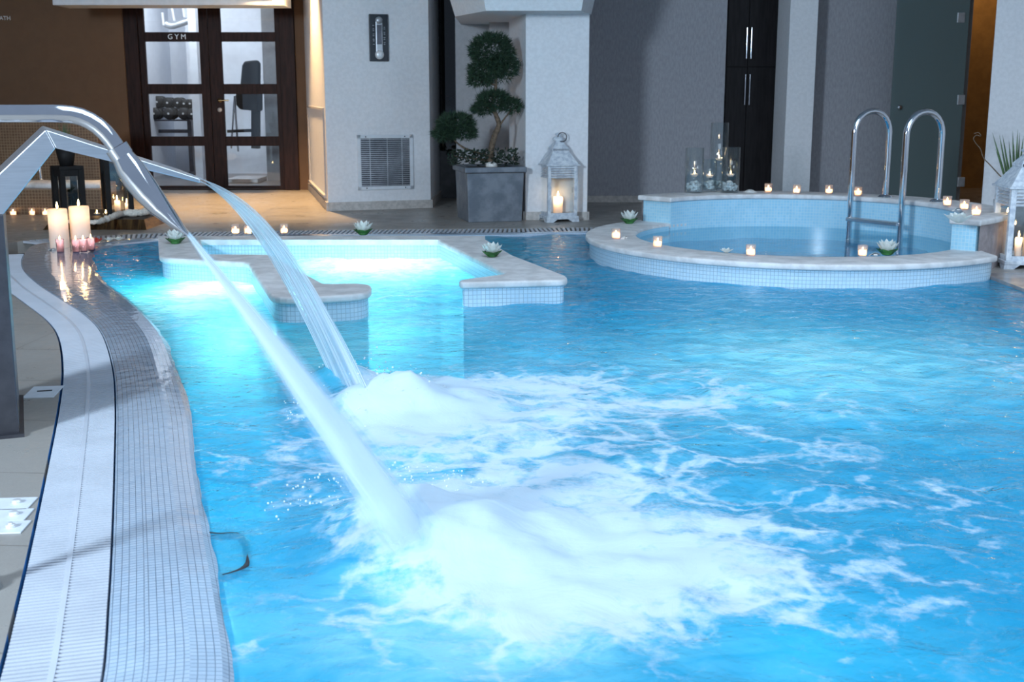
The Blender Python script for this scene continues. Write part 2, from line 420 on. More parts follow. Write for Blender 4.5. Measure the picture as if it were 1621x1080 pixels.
# inner edge of the overflow gutter, from near the viewer round to the far side
Cp = [at(x, y) for x, y in [(165, 1080), (176, 950), (181, 850), (184, 740), (185, 640), (180, 580), (164, 530), (140, 502), (100, 475), (62, 450), (38, 426), (38, 405), (58, 387), (130, 381), (300, 374), (560, 370), (811, 368), (935, 366)]]
def lead(P, z):                                          # carry an edge straight on towards and past the viewer
    d = (P[0] - P[1]); d = d / abs(d.y); return [Vector((P[0].x + d.x * k * .5, P[0].y - k, z)) for k in (3.0, 2.4, 1.8, 1.3, .9, .5, .25)]
Cp = lead(Cp, 0) + Cp + [Vector((2.1, Cp[-1].y + .01, 0))]
C = catmull(Cp, .03); Cn = normals2(C)
i_turn = min(range(len(C)), key=lambda i: (C[i] - at(45, 395)).length)       # where the side run meets the far run
GW = [.212 + (.30 - .212) * max(0, min(1, (i - i_turn + 30) / 60)) for i in range(len(C))]
O = [p + q * w for p, q, w in zip(C, Cn, GW)]                                # outer edge, along the deck
# keep the outer edge from folding at the tight bend
Of = [O[0]]
for p in O[1:]:
    if (p - Of[-1]).length > .004: Of.append(p)
Wp = [at(x, y, ZW) for x, y in [(375, 1080), (356, 950), (332, 830), (316, 740), (306, 660), (291, 610), (266, 540), (236, 502), (200, 470), (168, 446), (152, 418), (156, 399), (200, 388), (255, 383), (300, 381), (560, 377), (811, 374), (935, 371)]]
Wp = lead(Wp, ZW) + Wp + [Vector((2.1, Wp[-1].y + .01, ZW))]
W = catmull(Wp, .03)
RC = Vector((2.07, 8.75, 0)); RI, RO, RH = 1.16, 1.53, 1.48                   # round plunge pool: centre, inner, outer low, outer high radius
arc = lambda r, a0, a1, n: [(RC.x + r * math.cos(math.radians(a0 + (a1 - a0) * k / (n - 1))), RC.y + r * math.sin(math.radians(a0 + (a1 - a0) * k / (n - 1)))) for k in range(n)]
right_side = arc(1.38, 88, -40, 20) + [(X_RIGHT, 7.75), (X_RIGHT, C[0].y)]

def fill_with_hole(outer, hole, z):
    vs = [Vector(p[:2]) for p in outer] + [Vector(p[:2]) for p in hole]
    a, b = len(outer), len(hole)
    ed = [(i, (i + 1) % a) for i in range(a)] + [(a + i, a + (i + 1) % b) for i in range(b)]
    v, e, f, _, _, _ = delaunay_2d_cdt(vs, ed, [], 0, 1e-6)
    hp = [Vector(p[:2]) for p in hole]
    mb = MB(); fs = []
    for t in f:
        c = (v[t[0]] + v[t[1]] + v[t[2]]) / 3
        if not inside(c.x, c.y, hp): fs.append(t)
    mb.add([(p.x, p.y, z) for p in v], fs); return mb
def inside(x, y, P):
    r = False; n = len(P); j = n - 1
    for i in range(n):
        if (P[i][1] > y) != (P[j][1] > y) and x < (P[j][0] - P[i][0]) * (y - P[i][1]) / (P[j][1] - P[i][1]) + P[i][0]: r = not r
        j = i
    return r
hole = [(p.x, p.y) for p in Of[::3]] + [(p[0], p[1]) for p in right_side]
fl = fill_with_hole([(-7, -2.0), (7, -2.0), (7, 15.2), (-7, 15.2)], hole, 0)
fl.wall(hole, -.14, 0, True)
struct('floor', fl, M['floor'], label='beige stone tile deck around the pool')
# gutter channel under the gratings
ch = MB()
lo = [Vector((p.x, p.y, -.10)) for p in C]; lo2 = [Vector((p.x, p.y, -.10)) for p in O]
k0 = i_turn + 5
ch.strip(lo[:k0], lo2[:k0]); ch.strip([p + Vector((0, 0, .10)) for p in lo[:k0]], lo[:k0]); ch.strip([p + Vector((0, 0, .10)) for p in lo2[:k0]], lo2[:k0])
struct('trim_1', ch, M['channel'], label='blue overflow channel under the side grating')
ch = MB(); k0 -= 1
ch.strip(lo[k0:], lo2[k0:]); ch.strip([p + Vector((0, 0, .10)) for p in lo[k0:]], lo[k0:])
struct('trim_2', ch, M['channel_dark'], label='dark overflow channel under the far grating')

# gratings: slats across the channel plus a spine
i_far = max(min(range(len(C)), key=lambda i: (C[i] - at(64, 385)).length), i_turn + 4)
def grating(name, label, i0, i1, pitch, slat, slant=0.0, thick=.018, ztop=0.0):
    P = C[i0:i1]; Q = O[i0:i1]
    L = sum((P[i + 1] - P[i]).length for i in range(len(P) - 1)); n = int(L / pitch)
    mid = [(a + b) / 2 for a, b in zip(P, Q)]
    Lm = sum((mid[i + 1] - mid[i]).length for i in range(len(mid) - 1)); n = int(Lm / pitch) * 8 + 1
    ds = [0]
    for i in range(1, len(mid)): ds.append(ds[-1] + (mid[i] - mid[i - 1]).length)
    def pt(s):
        s = max(0, min(ds[-1] - 1e-6, s)); j = 0
        lo_, hi_ = 0, len(ds) - 1
        while hi_ - lo_ > 1:
            m_ = (lo_ + hi_) // 2
            if ds[m_] <= s: lo_ = m_
            else: hi_ = m_
        t = (s - ds[lo_]) / (ds[lo_ + 1] - ds[lo_]); return P[lo_].lerp(P[lo_ + 1], t), Q[lo_].lerp(Q[lo_ + 1], t)
    mb = MB(); s = 0
    while s < ds[-1] - pitch:
        a, b = pt(s); a2, b2 = pt(s + slat)
        if slant: b, b2 = pt(s + slant)[1], pt(s + slant + slat)[1]
        d = (b - a).normalized() * .009; d2 = (b2 - a2).normalized() * .009
        q = [a + d, b - d, b2 - d2, a2 + d2]
        top = [Vector((p.x, p.y, ztop)) for p in q]; bot = [Vector((p.x, p.y, ztop - thick)) for p in q]
        mb.add(top + bot, [(0, 1, 2, 3), (0, 4, 5, 1), (1, 5, 6, 2), (2, 6, 7, 3), (3, 7, 4, 0)]); s += pitch
    t = thing(name, label, 'grating', (P[0] + Q[0]) / 2)
    for v in range(len(mb.v)): mb.v[v] = tuple(Vector(mb.v[v]) - t.location)
    obj('slat_panel', mb, M['grate'], t, merge=False)
    sp = MB(); w = .0065
    ca = []; cb = []
    for a, b in zip(P, Q):
        m_ = (a + b) / 2 - t.location; d = (b - a).normalized(); ca.append(m_ - d * w + Vector((0, 0, ztop + .001))); cb.append(m_ + d * w + Vector((0, 0, ztop + .001)))
    if not slant: sp.strip(ca, cb, flip=True); sp.strip([p - Vector((0, 0, .015)) for p in ca], ca); sp.strip(cb, [p - Vector((0, 0, .015)) for p in cb]); obj('spine', sp, M['grate'], t)
    return t
grating('overflow_grating', 'long white slatted overflow grating curving along the left side of the pool', 3, i_turn - 8, .0185, .0108, 0.0, .03)
grating('overflow_grating', 'white overflow grating with slanting slats along the far edge of the pool', i_far, len(C) - 2, .040, .022, .035)

# tiled edge that slopes from the gutter into the water
n_b = 420
Ci = resample(C, n_b); Wi = []
Wr = resample(W, 2400)
j = 0
for i, p in enumerate(Ci):                                            # pair each gutter point with the water edge
    t0 = i / (n_b - 1); lo_ = max(0, int((t0 - .12) * 2400)); hi_ = min(2399, int((t0 + .12) * 2400))
    best = min(range(max(lo_, j), hi_ + 1), key=lambda q: (Wr[q] - p).length); j = best; Wi.append(Wr[best])
for _ in range(6): Wi = [Wi[0]] + [(Wi[i - 1] + Wi[i] * 2 + Wi[i + 1]) / 4 for i in range(1, n_b - 1)] + [Wi[-1]]
def row(t, z): return [Vector((a.x + (b.x - a.x) * t, a.y + (b.y - a.y) * t, z)) for a, b in zip(Ci, Wi)]
be = MB(); rows = [row(-.012, -.10), row(-.012, -.004), row(0, 0), row(.3, .006), row(.65, .006), row(.9, -.003), row(1.0, -.017), row(1.03, -.06)]
acc = 0
for r0, r1 in zip(rows[:-1], rows[1:]):
    n0 = len(be.uv); be.strip(r0, r1)
    w = sum((a - b).length for a, b in zip(r0, r1)) / n_b
    for q in range(n0, len(be.uv)): be.uv[q] = [(x, acc + y) for x, y in be.uv[q]]
    acc += w
struct('trim_3', be, M['mosaic_beach'], label='wet mosaic edge sloping into the pool')
# basin
ba = MB(); outline = [(a.x + (b.x - a.x) * 1.03, a.y + (b.y - a.y) * 1.03) for a, b in zip(Ci, Wi)][::2] + right_side
ba.wall(outline, -1.35, -.05, False)
ba.wall([right_side[-2], right_side[-1]], -1.35, -.0, False)
ba.wall([right_side[-1], outline[0]], -1.35, 0, False)
ba.prism(outline, -1.36, -1.35, sides=False)
struct('pool_floor', ba, M['mosaic_pool'], label='blue mosaic basin of the pool')
tb = MB(); tb.box(X_RIGHT - .02, X_RIGHT + .25, C[0].y, 7.8, -.12, .006); struct('trim_4', tb, M['wet_band'], label='grey stone edge at the right of the pool')

# ------------------------------------------------------------------ foam and cloudiness of the water (stirred by the jets, plus painted lamp glow and reflections)
def ell(px, py, rx, ry, a, soft=.5):
    c = at(px, py, ZW); X = (at(px + rx, py, ZW) - c).x; Y = (at(px, py - ry, ZW) - at(px, py + ry, ZW)).y / 2
    return (c.x, c.y, X, Y, a, soft)
FO = [ell(660, 815, 110, 50, 1.2), ell(770, 860, 180, 85, .95), ell(960, 850, 230, 85, .50), ell(810, 950, 150, 60, .62), ell(1150, 870, 250, 70, .36), ell(900, 760, 200, 40, .40),
      ell(1000, 930, 200, 50, .55), ell(1250, 950, 160, 60, .30), ell(1000, 800, 620, 210, .34), ell(610, 640, 90, 42, 1.4), ell(680, 640, 120, 45, .95), ell(820, 630, 220, 60, .48), ell(1000, 620, 300, 60, .30),
      ell(780, 700, 320, 50, .40), ell(1450, 800, 200, 60, .18), ell(1290, 640, 250, 40, .15), ell(600, 740, 120, 40, .3), ell(1500, 900, 120, 60, .16), ell(310, 600, 60, 50, .12), ell(430, 700, 120, 90, .16),
      ell(385, 1030, 30, 22, .5), ell(610, 930, 110, 90, .30), ell(860, 1010, 300, 50, .36), ell(330, 505, 120, 30, .18), ell(600, 418, 150, 34, .62), ell(560, 400, 200, 30, .40), ell(300, 470, 60, 40, .35), ell(1560, 560, 90, 60, .22)]  # also paints a sparkle, lamp glow by the bay and right-hand window reflections
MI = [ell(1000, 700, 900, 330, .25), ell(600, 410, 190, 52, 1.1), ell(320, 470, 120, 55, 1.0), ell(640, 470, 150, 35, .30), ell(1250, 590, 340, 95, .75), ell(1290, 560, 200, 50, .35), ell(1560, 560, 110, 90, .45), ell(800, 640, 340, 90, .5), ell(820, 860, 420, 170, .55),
      ell(720, 1010, 330, 90, .65), ell(600, 520, 220, 60, .30), ell(300, 560, 90, 60, .20), ell(1150, 480, 120, 35, .3)]  # bubbles, plus painted lamp glow at the bay and window reflections at right
MT = [ell(600, 410, 220, 60, 1.0), ell(280, 470, 170, 90, .9), ell(400, 560, 250, 80, .6), ell(650, 540, 250, 60, .35), ell(1280, 560, 260, 70, .45), ell(740, 1010, 300, 90, .4)]  # greener tint of lamp glow and warm light, put into the water colour
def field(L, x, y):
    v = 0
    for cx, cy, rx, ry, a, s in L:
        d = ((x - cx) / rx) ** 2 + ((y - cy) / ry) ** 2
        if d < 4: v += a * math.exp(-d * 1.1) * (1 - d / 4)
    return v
HUMP = [(at(640, 830, ZW), .10, .20), (at(700, 860, ZW), .07, .28), (at(800, 870, ZW), .035, .4), (at(605, 645, ZW), .12, .22), (at(545, 605, ZW), .09, .18), (at(690, 640, ZW), .06, .3)]
def surf(x, y, k=1.0):
    z = ZW
    z += k * .012 * noise.fractal(Vector((x * 2.6, y * 3.2, 1.3)), .6, 2.0, 3)
    m = 0
    for c, h, r in HUMP:
        d2 = ((x - c.x) / r) ** 2 + ((y - c.y) / (r * .9)) ** 2
        if d2 < 5: m += h * math.exp(-d2 * 1.3)
    f = min(1, field(FO, x, y))
    if m > .001: z += m * max(.3, .9 + .35 * noise.fractal(Vector((x * 5, y * 5, 4.2)), 1.0, 2.0, 4))
    if f > .05: z += f * .012 * (noise.fractal(Vector((x * 8, y * 8, 7.7)), .7, 2.0, 4))
    return z
wv = []; wf = []; idx = {}
outl = [Vector((p[0], p[1])) for p in outline]
xs = [-3.4 + .026 * i for i in range(int((X_RIGHT + 3.4) / .026) + 2)]
ys = []; y = max(Y_NEAR, C[0].y)
while y < 10.5:
    ys.append(y); y += .022 + .0022 * max(0, y)
ok = {}
edge = [outl[i] for i in range(0, len(outl), 2)]
# a slightly larger outline so that the surface dips under the tiled edge
big = [(a.x + (b.x - a.x) * .55, a.y + (b.y - a.y) * .55) for a, b in zip(Ci, Wi)][::3] + right_side
rowsin = []
froth = []
for jy, y in enumerate(ys):
    # crossings of this row with the outline
    cr = []
    nn = len(big)
    for i in range(nn):
        a, b = big[i], big[(i + 1) % nn]
        if (a[1] > y) != (b[1] > y): cr.append(a[0] + (y - a[1]) / (b[1] - a[1]) * (b[0] - a[0]))
    cr.sort()
    for ix, x in enumerate(xs):
        if sum(1 for c in cr if c < x) % 2:
            idx[(ix, jy)] = len(wv); wv.append((x, y, surf(x, y, min(1, .1 + min(abs(c - x) for c in cr) / .35))))
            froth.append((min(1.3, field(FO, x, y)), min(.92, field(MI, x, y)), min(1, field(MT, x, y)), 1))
for jy in range(len(ys) - 1):
    for ix in range(len(xs) - 1):
        q = [idx.get(k) for k in ((ix, jy), (ix + 1, jy), (ix + 1, jy + 1), (ix, jy + 1))]
        if None not in q: wf.append(q)
wm = MB(); wm.add(wv, wf, None, True)
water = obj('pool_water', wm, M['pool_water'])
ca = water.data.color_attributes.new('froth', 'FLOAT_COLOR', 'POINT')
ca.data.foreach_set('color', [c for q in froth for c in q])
tag(water, 'bright turquoise pool water churned into white foam below the spouts', 'water', kind='stuff')

# ------------------------------------------------------------------ walls and dressing of the room
ZT = 3.0
def pillar(name, poly, mat, z0=0, z1=ZT, **k):
    mb = MB(); mb.prism([(p[0], p[1]) for p in poly], z0, z1); return struct(name, mb, mat, **k)
def X(px, Y): return (px - 810.5) / F * (Y * CP + (H - (H)) * 0 + 0) * (1 / (CP)) * 1.0 if False else onY(px, 200, Y).x
YD = 14.9
mb = MB(); mb.box(-7, X(208, YD), YD - .1, YD + .1, 0, ZT); struct('wall_back_left', mb, M['brown_wall'])
mb = MB(); mb.box(X(470, YD), X(520, YD), YD - .02, YD + .1, 0, ZT); struct('wall_door_jamb', mb, M['brown_wall'])
mb = MB(); mb.box(X(205, YD), X(475, YD), YD - .05, YD + .1, 2.42, ZT); struct('wall_over_door', mb, M['brown_wall'])
mb = MB(); mb.box(-7.1, -7, -2, 15, 0, ZT); struct('wall_left', mb, M['brown_wall'])
# white pillar with the grille
PA, PB = at(520, 334), at(682, 329); PA.z = PB.z = 0
PS = Vector((X(487, 15.0), 14.95, 0))
pil = [PA, PB, Vector((PB.x + .05, 14.95, 0)), PS]
pillar('wall_pillar_grille', pil, M['white_wall'])
def skirt(pts, h=.085, t=.018, name='baseboard_pillar'):
    mb = MB()
    for a, b in zip(pts[:-1], pts[1:]):
        a, b = Vector((a[0], a[1], 0)), Vector((b[0], b[1], 0)); d = (b - a).normalized(); nn = Vector((d.y, -d.x, 0)) * t
        a2, b2 = a - d * 0.0, b + d * 0.0
        mb.add([a2 + nn, b2 + nn, b2, a2] + [p + Vector((0, 0, h)) for p in (a2 + nn, b2 + nn, b2, a2)], [(0, 1, 5, 4), (4, 5, 6, 7), (1, 2, 6, 5), (3, 0, 4, 7), (0, 3, 2, 1)])
    return struct(name, mb, M['skirt'])
skirt([PS, PA, PB, pil[2]], name='baseboard_pillar')
# recessed access panel on the pillar's side
dS = (PA - PS); LS = dS.length; dS.normalize(); nS = Vector((dS.y, -dS.x, 0))
mb = MB(); MS = Matrix((dS, -nS, Vector((0, 0, 1)))).transposed().to_4x4(); MS.translation = PS
for a in ((.35, .37, -.012, .004, .14, 1.0), (LS - .22, LS - .2, -.012, .004, .14, 1.0), (.35, LS - .2, -.012, .004, 1.0, 1.02), (.35, LS - .2, -.03, .004, .12, .14)): mb.box(*a, MS)
struct('trim_5', mb, M['mid_wall'], label='frame of the recessed panel on the side of the pillar')
# dark window with a low sill wall
YW = 13.7; w0, w1 = X(678, YW), X(730, YW)
mb = MB(); mb.box(w0 - .1, w1 + .1, YW, YW + .2, 0, .53); struct('wall_under_window', mb, M['sill_wall'])
mb = MB(); mb.box(w0 - .1, w1 + .1, YW + .10, YW + .13, .53, ZT); struct('window_1', mb, M['glass_dark'])
mb = MB(); mb.box(X(702, YW) - .015, X(702, YW) + .015, YW + .05, YW + .1, .53, ZT); struct('trim_6', mb, M['black_metal'])
# plants behind the glass edge: low dark shrub on the sill
# recess wall behind the bonsai
YR = 12.9
mb = MB(); mb.box(X(722, YR), X(779, YR), YR, YR + .9, 0, ZT); struct('wall_recess', mb, M['mid_wall'])
mb = MB(); mb.box(X(779, YR) - .02, X(845, YR), YR - .35, YR + .9, 0, ZT); struct('wall_recess_step', mb, M['mid_wall'])
# white column and its flared capital
YC = 11.26; c0, c1 = X(832, YC), X(931, YC)
col_poly = [(c0, YC), (c1, YC), (c1, YR + .3), (X(806, 12.2), YR + .3), (X(806, 12.2), 12.2)]
pillar('column', col_poly, M['white_wall'])
skirt([(X(806, 12.2), 12.2), (c0, YC), (c1, YC), (c1, YR)], .075, .02, 'baseboard_column')
cz = onY(780, 17, 10.85).z
base = [(X(770, 10.85), 10.85), (X(918, 10.85), 10.85), (c1 + .02, YC + .05), (c1 + .02, 13.0), (X(722, 11.65), 13.0), (X(722, 11.65), 11.65)]
ctr = Vector((.2, 12.0)); top = [(ctr.x + (p[0] - ctr.x) * 1.35, ctr.y + (p[1] - ctr.y) * 1.28) for p in base]
mb = MB(); nb = len(base); vs = [(p[0], p[1], cz) for p in base] + [(p[0], p[1], cz + .85) for p in top]
mb.add(vs, [tuple(range(nb))[::-1], tuple(range(nb, 2 * nb))] + [(i, (i + 1) % nb, nb + (i + 1) % nb, nb + i) for i in range(nb)])
struct('column_capital_beam', mb, M['white_wall'])
# grey wall, cabinet bay, white pillar, grey wall, glass door, amber room
YG = 13.15
mb = MB(); mb.box(c1 - .1, X(1145, YG), YG, YG + .3, 0, ZT); struct('wall_grey', mb, M['grey_wall'])
mb = MB(); mb.box(c1, X(1145, YG), YG - .02, YG, 0, .07); struct('baseboard_grey', mb, M['skirt'])
mb = MB(); mb.box(X(1243, 12.6), X(1286, 12.6), 12.6, 13.18, 0, ZT); struct('wall_white_pier', mb, M['white_wall'])
mb = MB(); mb.box(X(1284, 13.0), X(1412, 13.0), 13.0, 13.3, 0, ZT); struct('wall_grey_right', mb, M['grey_wall'])
mb = MB(); mb.box(X(1145, YG) - .05, X(1250, YG), YG + .68, YG + .8, 0, ZT); struct('wall_behind_cabinet', mb, M['sill_wall'])
YA = 15.2
mb = MB(); mb.box(X(1380, YA), X(1700, YA), YA, YA + .1, 0, ZT); mb.box(X(1412, 13.0) - .02, X(1412, 13.0), 13.3, YA, 0, ZT); struct('wall_steam_room', mb, M['amber_wall'])
YS = 12.9
mb = MB(); mb.box(X(1506, YS), X(1527, YS), YS, YS + .5, 0, ZT); struct('wall_door_post', mb, M['mid_wall'])
mb = MB(); mb.box(X(1412, 14.0), X(1527, 14.0) , 14.0, 14.1, 0, ZT); struct('wall_behind_glass', mb, M['sill_wall'])
YQ = 10.9
pillar('wall_right', [(X(1563, YQ), YQ), (7.0, YQ), (7.0, YQ + .35), (X(1572, YQ + .35), YQ + .35)], M['white_wall'])
mb = MB(); mb.box(6.9, 7.0, -2, 15.2, 0, ZT); struct('wall_far_right', mb, M['white_wall'])
mb = MB(); mb.box(-7, 7, 7.4, 15.3, ZT, ZT + .1); struct('ceiling', mb, M['ceil'])
# light box hanging from the ceiling at the upper left
YL = 13.5; lz = onY(250, 8, YL).z
mb = MB(); mb.box(X(98, YL), X(455, YL), YL, YL + .5, lz, ZT); struct('ceiling_bulkhead_beam', mb, M['panel_white'])
mb = MB()
for a, b in ((110, 200), (233, 440)): mb.box(X(a, YL), X(b, YL), YL - .012, YL, lz + .06, lz + .5)
struct('trim_7', mb, M['panel_white'], bevel=.004)

# gym double door
d1 = bpy.data.objects.new('door_1', None); COL.objects.link(d1); d1['kind'] = 'structure'; d1['label'] = 'dark wooden glazed double door of the gym'
fx0, fx1 = X(206, YD), X(472, YD); dz1 = 2.42
d1.location = ((fx0 + fx1) / 2, YD, 0)
def L2(mb):
    mb.v = [tuple(Vector(v) - d1.location) for v in mb.v]; return mb
mb = MB()
mb.box(fx0, X(229, YD), YD - .07, YD + .08, 0, dz1); mb.box(X(449, YD), fx1, YD - .07, YD + .08, 0, dz1); mb.box(fx0, fx1, YD - .07, YD + .08, 2.34, dz1); mb.box(X(229, YD), X(449, YD), YD - .04, YD + .08, 0, .015)
obj('frame', L2(mb), M['wood_dark'], d1, bevel=.004)
rows_px = [(-40, 51), (66, 133), (149, 216), (231, 294)]
for (a, b, g0, g1) in ((229, 337, 238, 323), (337, 449, 357, 441)):
    mb = MB(); xa, xb, ga, gb = X(a, YD) + .003, X(b, YD) - .003, X(g0, YD), X(g1, YD); ytop = 2.335
    mb.box(xa, ga, YD - .03, YD + .02, .02, ytop); mb.box(gb, xb, YD - .03, YD + .02, .02, ytop)
    zz = [(onY(300, r0, YD).z, onY(300, r1, YD).z) for r0, r1 in rows_px]
    prev = ytop
    for z_hi, z_lo in zz:
        z_hi = min(z_hi, ytop - .06)
        mb.box(ga, gb, YD - .026, YD + .016, z_hi, prev); prev = z_lo
    mb.box(ga, gb, YD - .026, YD + .016, .02, prev)
    leaf = obj('door_leaf', L2(mb), M['wood_dark'], d1, bevel=.003)
    for z_hi, z_lo in zz:
        pm = MB(); pm.box(ga - .005, gb + .005, YD - .008, YD - .002, z_lo - .005, min(z_hi, ytop - .06) + .005); obj('pane', L2(pm), M['glass'], leaf)
    if a == 337:
        hm = MB(); hp = onY(348, 159, YD - .03); hm.lathe([(0, 0), (.027, 0), (.027, .008), (.012, .01), (.012, .05), (0, .05)], 16)
        R = Matrix.Rotation(PI / 2, 4, 'X'); hm.v = [tuple(R @ Vector(v)) for v in hm.v]
        hm.tube([(0, -.045, 0), (.06, -.048, 0), (.12, -.045, 0)], [.011, .009, .008], 10)
        hm.v = [tuple(Vector(v) + hp - d1.location) for v in hm.v]; obj('handle', hm, M['brass'], leaf)
        hm = MB(); hm.lathe([(0, .014), (.008, .014), (.008, .006), (.026, .006), (.026, 0), (0, 0)], 16); hm.v = [tuple(R @ Vector(v) + onY(348, 174, YD - .03) - d1.location) for v in hm.v]; obj('lock_rosette', hm, M['letter'], leaf)
def text(s, size, loc, rot, mat, name, parent=None, align='CENTER', space=1.0, ext=.002):
    cu = bpy.data.curves.new(name, 'FONT'); cu.body = s; cu.size = size; cu.extrude = ext; cu.align_x = align; cu.align_y = 'CENTER'; cu.space_character = space
    tmp = bpy.data.objects.new(name + '_tmp', cu); COL.objects.link(tmp); dg = bpy.context.evaluated_depsgraph_get(); dg.update()
    me = bpy.data.meshes.new_from_object(tmp.evaluated_get(dg)); bpy.data.objects.remove(tmp)
    me.materials.append(mat); o = bpy.data.objects.new(name, me); COL.objects.link(o); o.location = loc; o.rotation_euler = rot
    if parent: o.parent = parent
    return o
text('GYM', .085, onY(280, 58.5, YD - .03) - d1.location, (PI / 2, 0, 0), M['letter'], 'lettering', d1, space=1.5)
# wall inscription high on the brown wall (cut by the picture edge)
tag(text('BATH', .068, onY(17, 29, YD - .103), (PI / 2, 0, 0), M['letter'], 'wall_lettering', align='RIGHT', space=1.0), 'small silver letters high on the dark brown wall at the left', 'sign')

# gym interior
g0, g1 = X(150, YD), X(475, YD)
mb = MB(); mb.box(g0, X(312, 18.4), 18.4, 18.5, 0, ZT); struct('wall_gym_back', mb, M['gym_wall'])
mb = MB(); mb.box(X(312, 18.4), g1 + .3, 18.0, 18.1, 0, ZT); struct('wall_gym_back_right', mb, M['gym_wall'])
mb = MB(); mb.box(g0 - .1, g0, 15.0, 18.5, 0, ZT); struct('wall_gym_left', mb, M['gym_wall'])
mb = MB(); mb.box(X(420, 16.5), X(420, 16.5) + .6, 16.5, 18.2, 0, ZT); struct('wall_gym_right', mb, M['mid_wall'])
mb = MB(); mb.box(g0, g1 + .3, 15.0, 18.5, -.02, 0.0); struct('floor_gym', mb, M['gym_floor'])
mb = MB(); mb.box(X(306, 16.8), X(318, 16.8), 16.8, 17.0, 0, ZT); struct('wall_gym_pier', mb, M['gym_wall'])
# dumbbell rack and dumbbells
YK = 17.6
z_a, z_b = onY(270, 171, YK).z, onY(270, 189, YK).z
rk = thing('dumbbell_rack', 'low steel rack carrying dumbbells behind the gym door glass', 'rack', (X(270, YK), YK, 0))
rx = X(306, YK) - X(232, YK)
for z, dy in ((z_a, .06), (z_b, -.10)):
    mb = MB(); mb.box(-rx / 2 - .25, rx / 2, dy - .10, dy + .10, z - .02, z); obj('shelf', mb, M['dark_steel'], rk)
for s in (-rx / 2 - .2, rx / 2 - .05):
    mb = MB(); mb.box(s - .03, s + .03, -.06, .06, .06, z_a - .02); obj('upright', mb, M['dark_steel'], rk)
    mb = MB(); mb.box(s - .03, s + .03, -.22, .22, .0, .06); obj('foot', mb, M['dark_steel'], rk)
mb = MB(); mb.box(-rx / 2 - .2, rx / 2 - .05, -.03, .03, onY(270, 205, YK).z - .05, onY(270, 205, YK).z); obj('crossbar', mb, M['dark_steel'], rk)
def dumbbell(px, z, dy, r, lab):
    t = thing('dumbbell', lab, 'dumbbell', (X(px, YK), YK + dy, z), 0, 'black dumbbells on the gym rack')
    for s in (-.09, .09):
        mb = MB(); mb.lathe([(0, -.045), (r * .8, -.045), (r, -.03), (r, .03), (r * .8, .045), (0, .045)], 18)
        Rm = Matrix.Translation((0, s, r)) @ Matrix.Rotation(PI / 2, 4, 'X'); mb.v = [tuple(Rm @ Vector(v)) for v in mb.v]; obj('weight', mb, M['rubber'], t)
    mb = MB(); mb.tube([(0, -.145, r), (0, .145, r)], .014, 8); obj('bar', mb, M['letter'], t)
top_l = ['black dumbbell at the left end of the upper rack row, half behind the door frame', 'large black dumbbell second from left on the upper rack row', 'black dumbbell third from left on the upper rack row', 'black dumbbell fourth from left on the upper rack row', 'small black dumbbell fifth from left on the upper rack row', 'small black dumbbell at the right end of the upper rack row']
for (px, r), lb in zip(((237, .075), (253, .085), (269, .075), (285, .075), (295, .062), (304.5, .062)), top_l): dumbbell(px, z_a, .06, r, lb)
bot_l = ['black dumbbell at the left end of the lower rack row, half behind the door frame', 'black dumbbell second from left on the lower rack row', 'black dumbbell third from left on the lower rack row', 'black dumbbell fourth from left on the lower rack row', 'black dumbbell at the right end of the lower rack row']
for (px, r), lb in zip(((236, .08), (252, .085), (275, .085), (298, .085), (311, .08)), bot_l): dumbbell(px, z_b, -.10, r, lb)
# exercise machine
YE = 16.3
ex = thing('exercise_machine', 'black upright exercise machine with padded backrest behind the right gym door', 'gym machine', (X(390, YE), YE, 0))
def e(px, py): p = onY(px, py, YE); return Vector((p.x - ex.location.x, 0, max(0, p.z)))
def pad(name, pts, t, mat):
    mb = MB(); q = [e(*p) for p in pts]; nq = len(q)
    mb.add([p + Vector((0, -t / 2, 0)) for p in q] + [p + Vector((0, t / 2, 0)) for p in q], [tuple(range(nq))[::-1], tuple(range(nq, 2 * nq))] + [(i, (i + 1) % nq, nq + (i + 1) % nq, nq + i) for i in range(nq)])
    return obj(name, mb, mat, ex, bevel=.02)
pad('backrest', [(381, 140), (384, 104), (388, 97), (408, 95), (412, 100), (412, 140)], .10, M['rubber'])
pad('seat', [(377, 152), (379, 145), (412, 145), (412, 176), (384, 173), (378, 166)], .35, M['rubber'])
mb = MB(); mb.bar(e(405, 235), e(405, 172), .10, .12); obj('upright', mb, M['rubber'], ex)
for a, b in (((371, 152), (366, 235)), ((371, 152), (377, 240)),):
    mb = MB(); mb.tube([e(*a), e(*b)], .014, 8); obj('tube', mb, M['chrome'], ex)
mb = MB(); mb.bar(e(360, 208), e(412, 206), .04); obj('crossbar', mb, M['rubber'], ex)
mb = MB(); mb.box(e(366, 240).x, e(414, 240).x, -.3, .3, .0, .06); obj('base', mb, M['silver'], ex, bevel=.01)
# reflected sign above, built as a solid bar with prongs
YV = 17.2
lm = thing('sign_reflection', 'sign reflection built as a curved bar with prongs behind the top left door pane', 'reflection', onY(290, 34, YV))
lp = [onY(262, 38, YV), onY(272, 41, YV), onY(290, 36, YV), onY(308, 29, YV), onY(322, 22, YV)]
mb = MB(); mb.tube([p - lm.location for p in catmull(lp, .03)], .045, 10); obj('bar', mb, M['silver'], lm)
for a, b in (((257, 20), (259, 40)), ((272, 12), (276, 33)), ((289, 8), (292, 27)), ((304, 2), (308, 20)), ((317, -4), (320, 14))):
    mb = MB(); mb.tube([onY(*a, YV - .05) - lm.location, onY(*b, YV - .05) - lm.location], .016, 8); obj('prong', mb, M['letter'], lm)

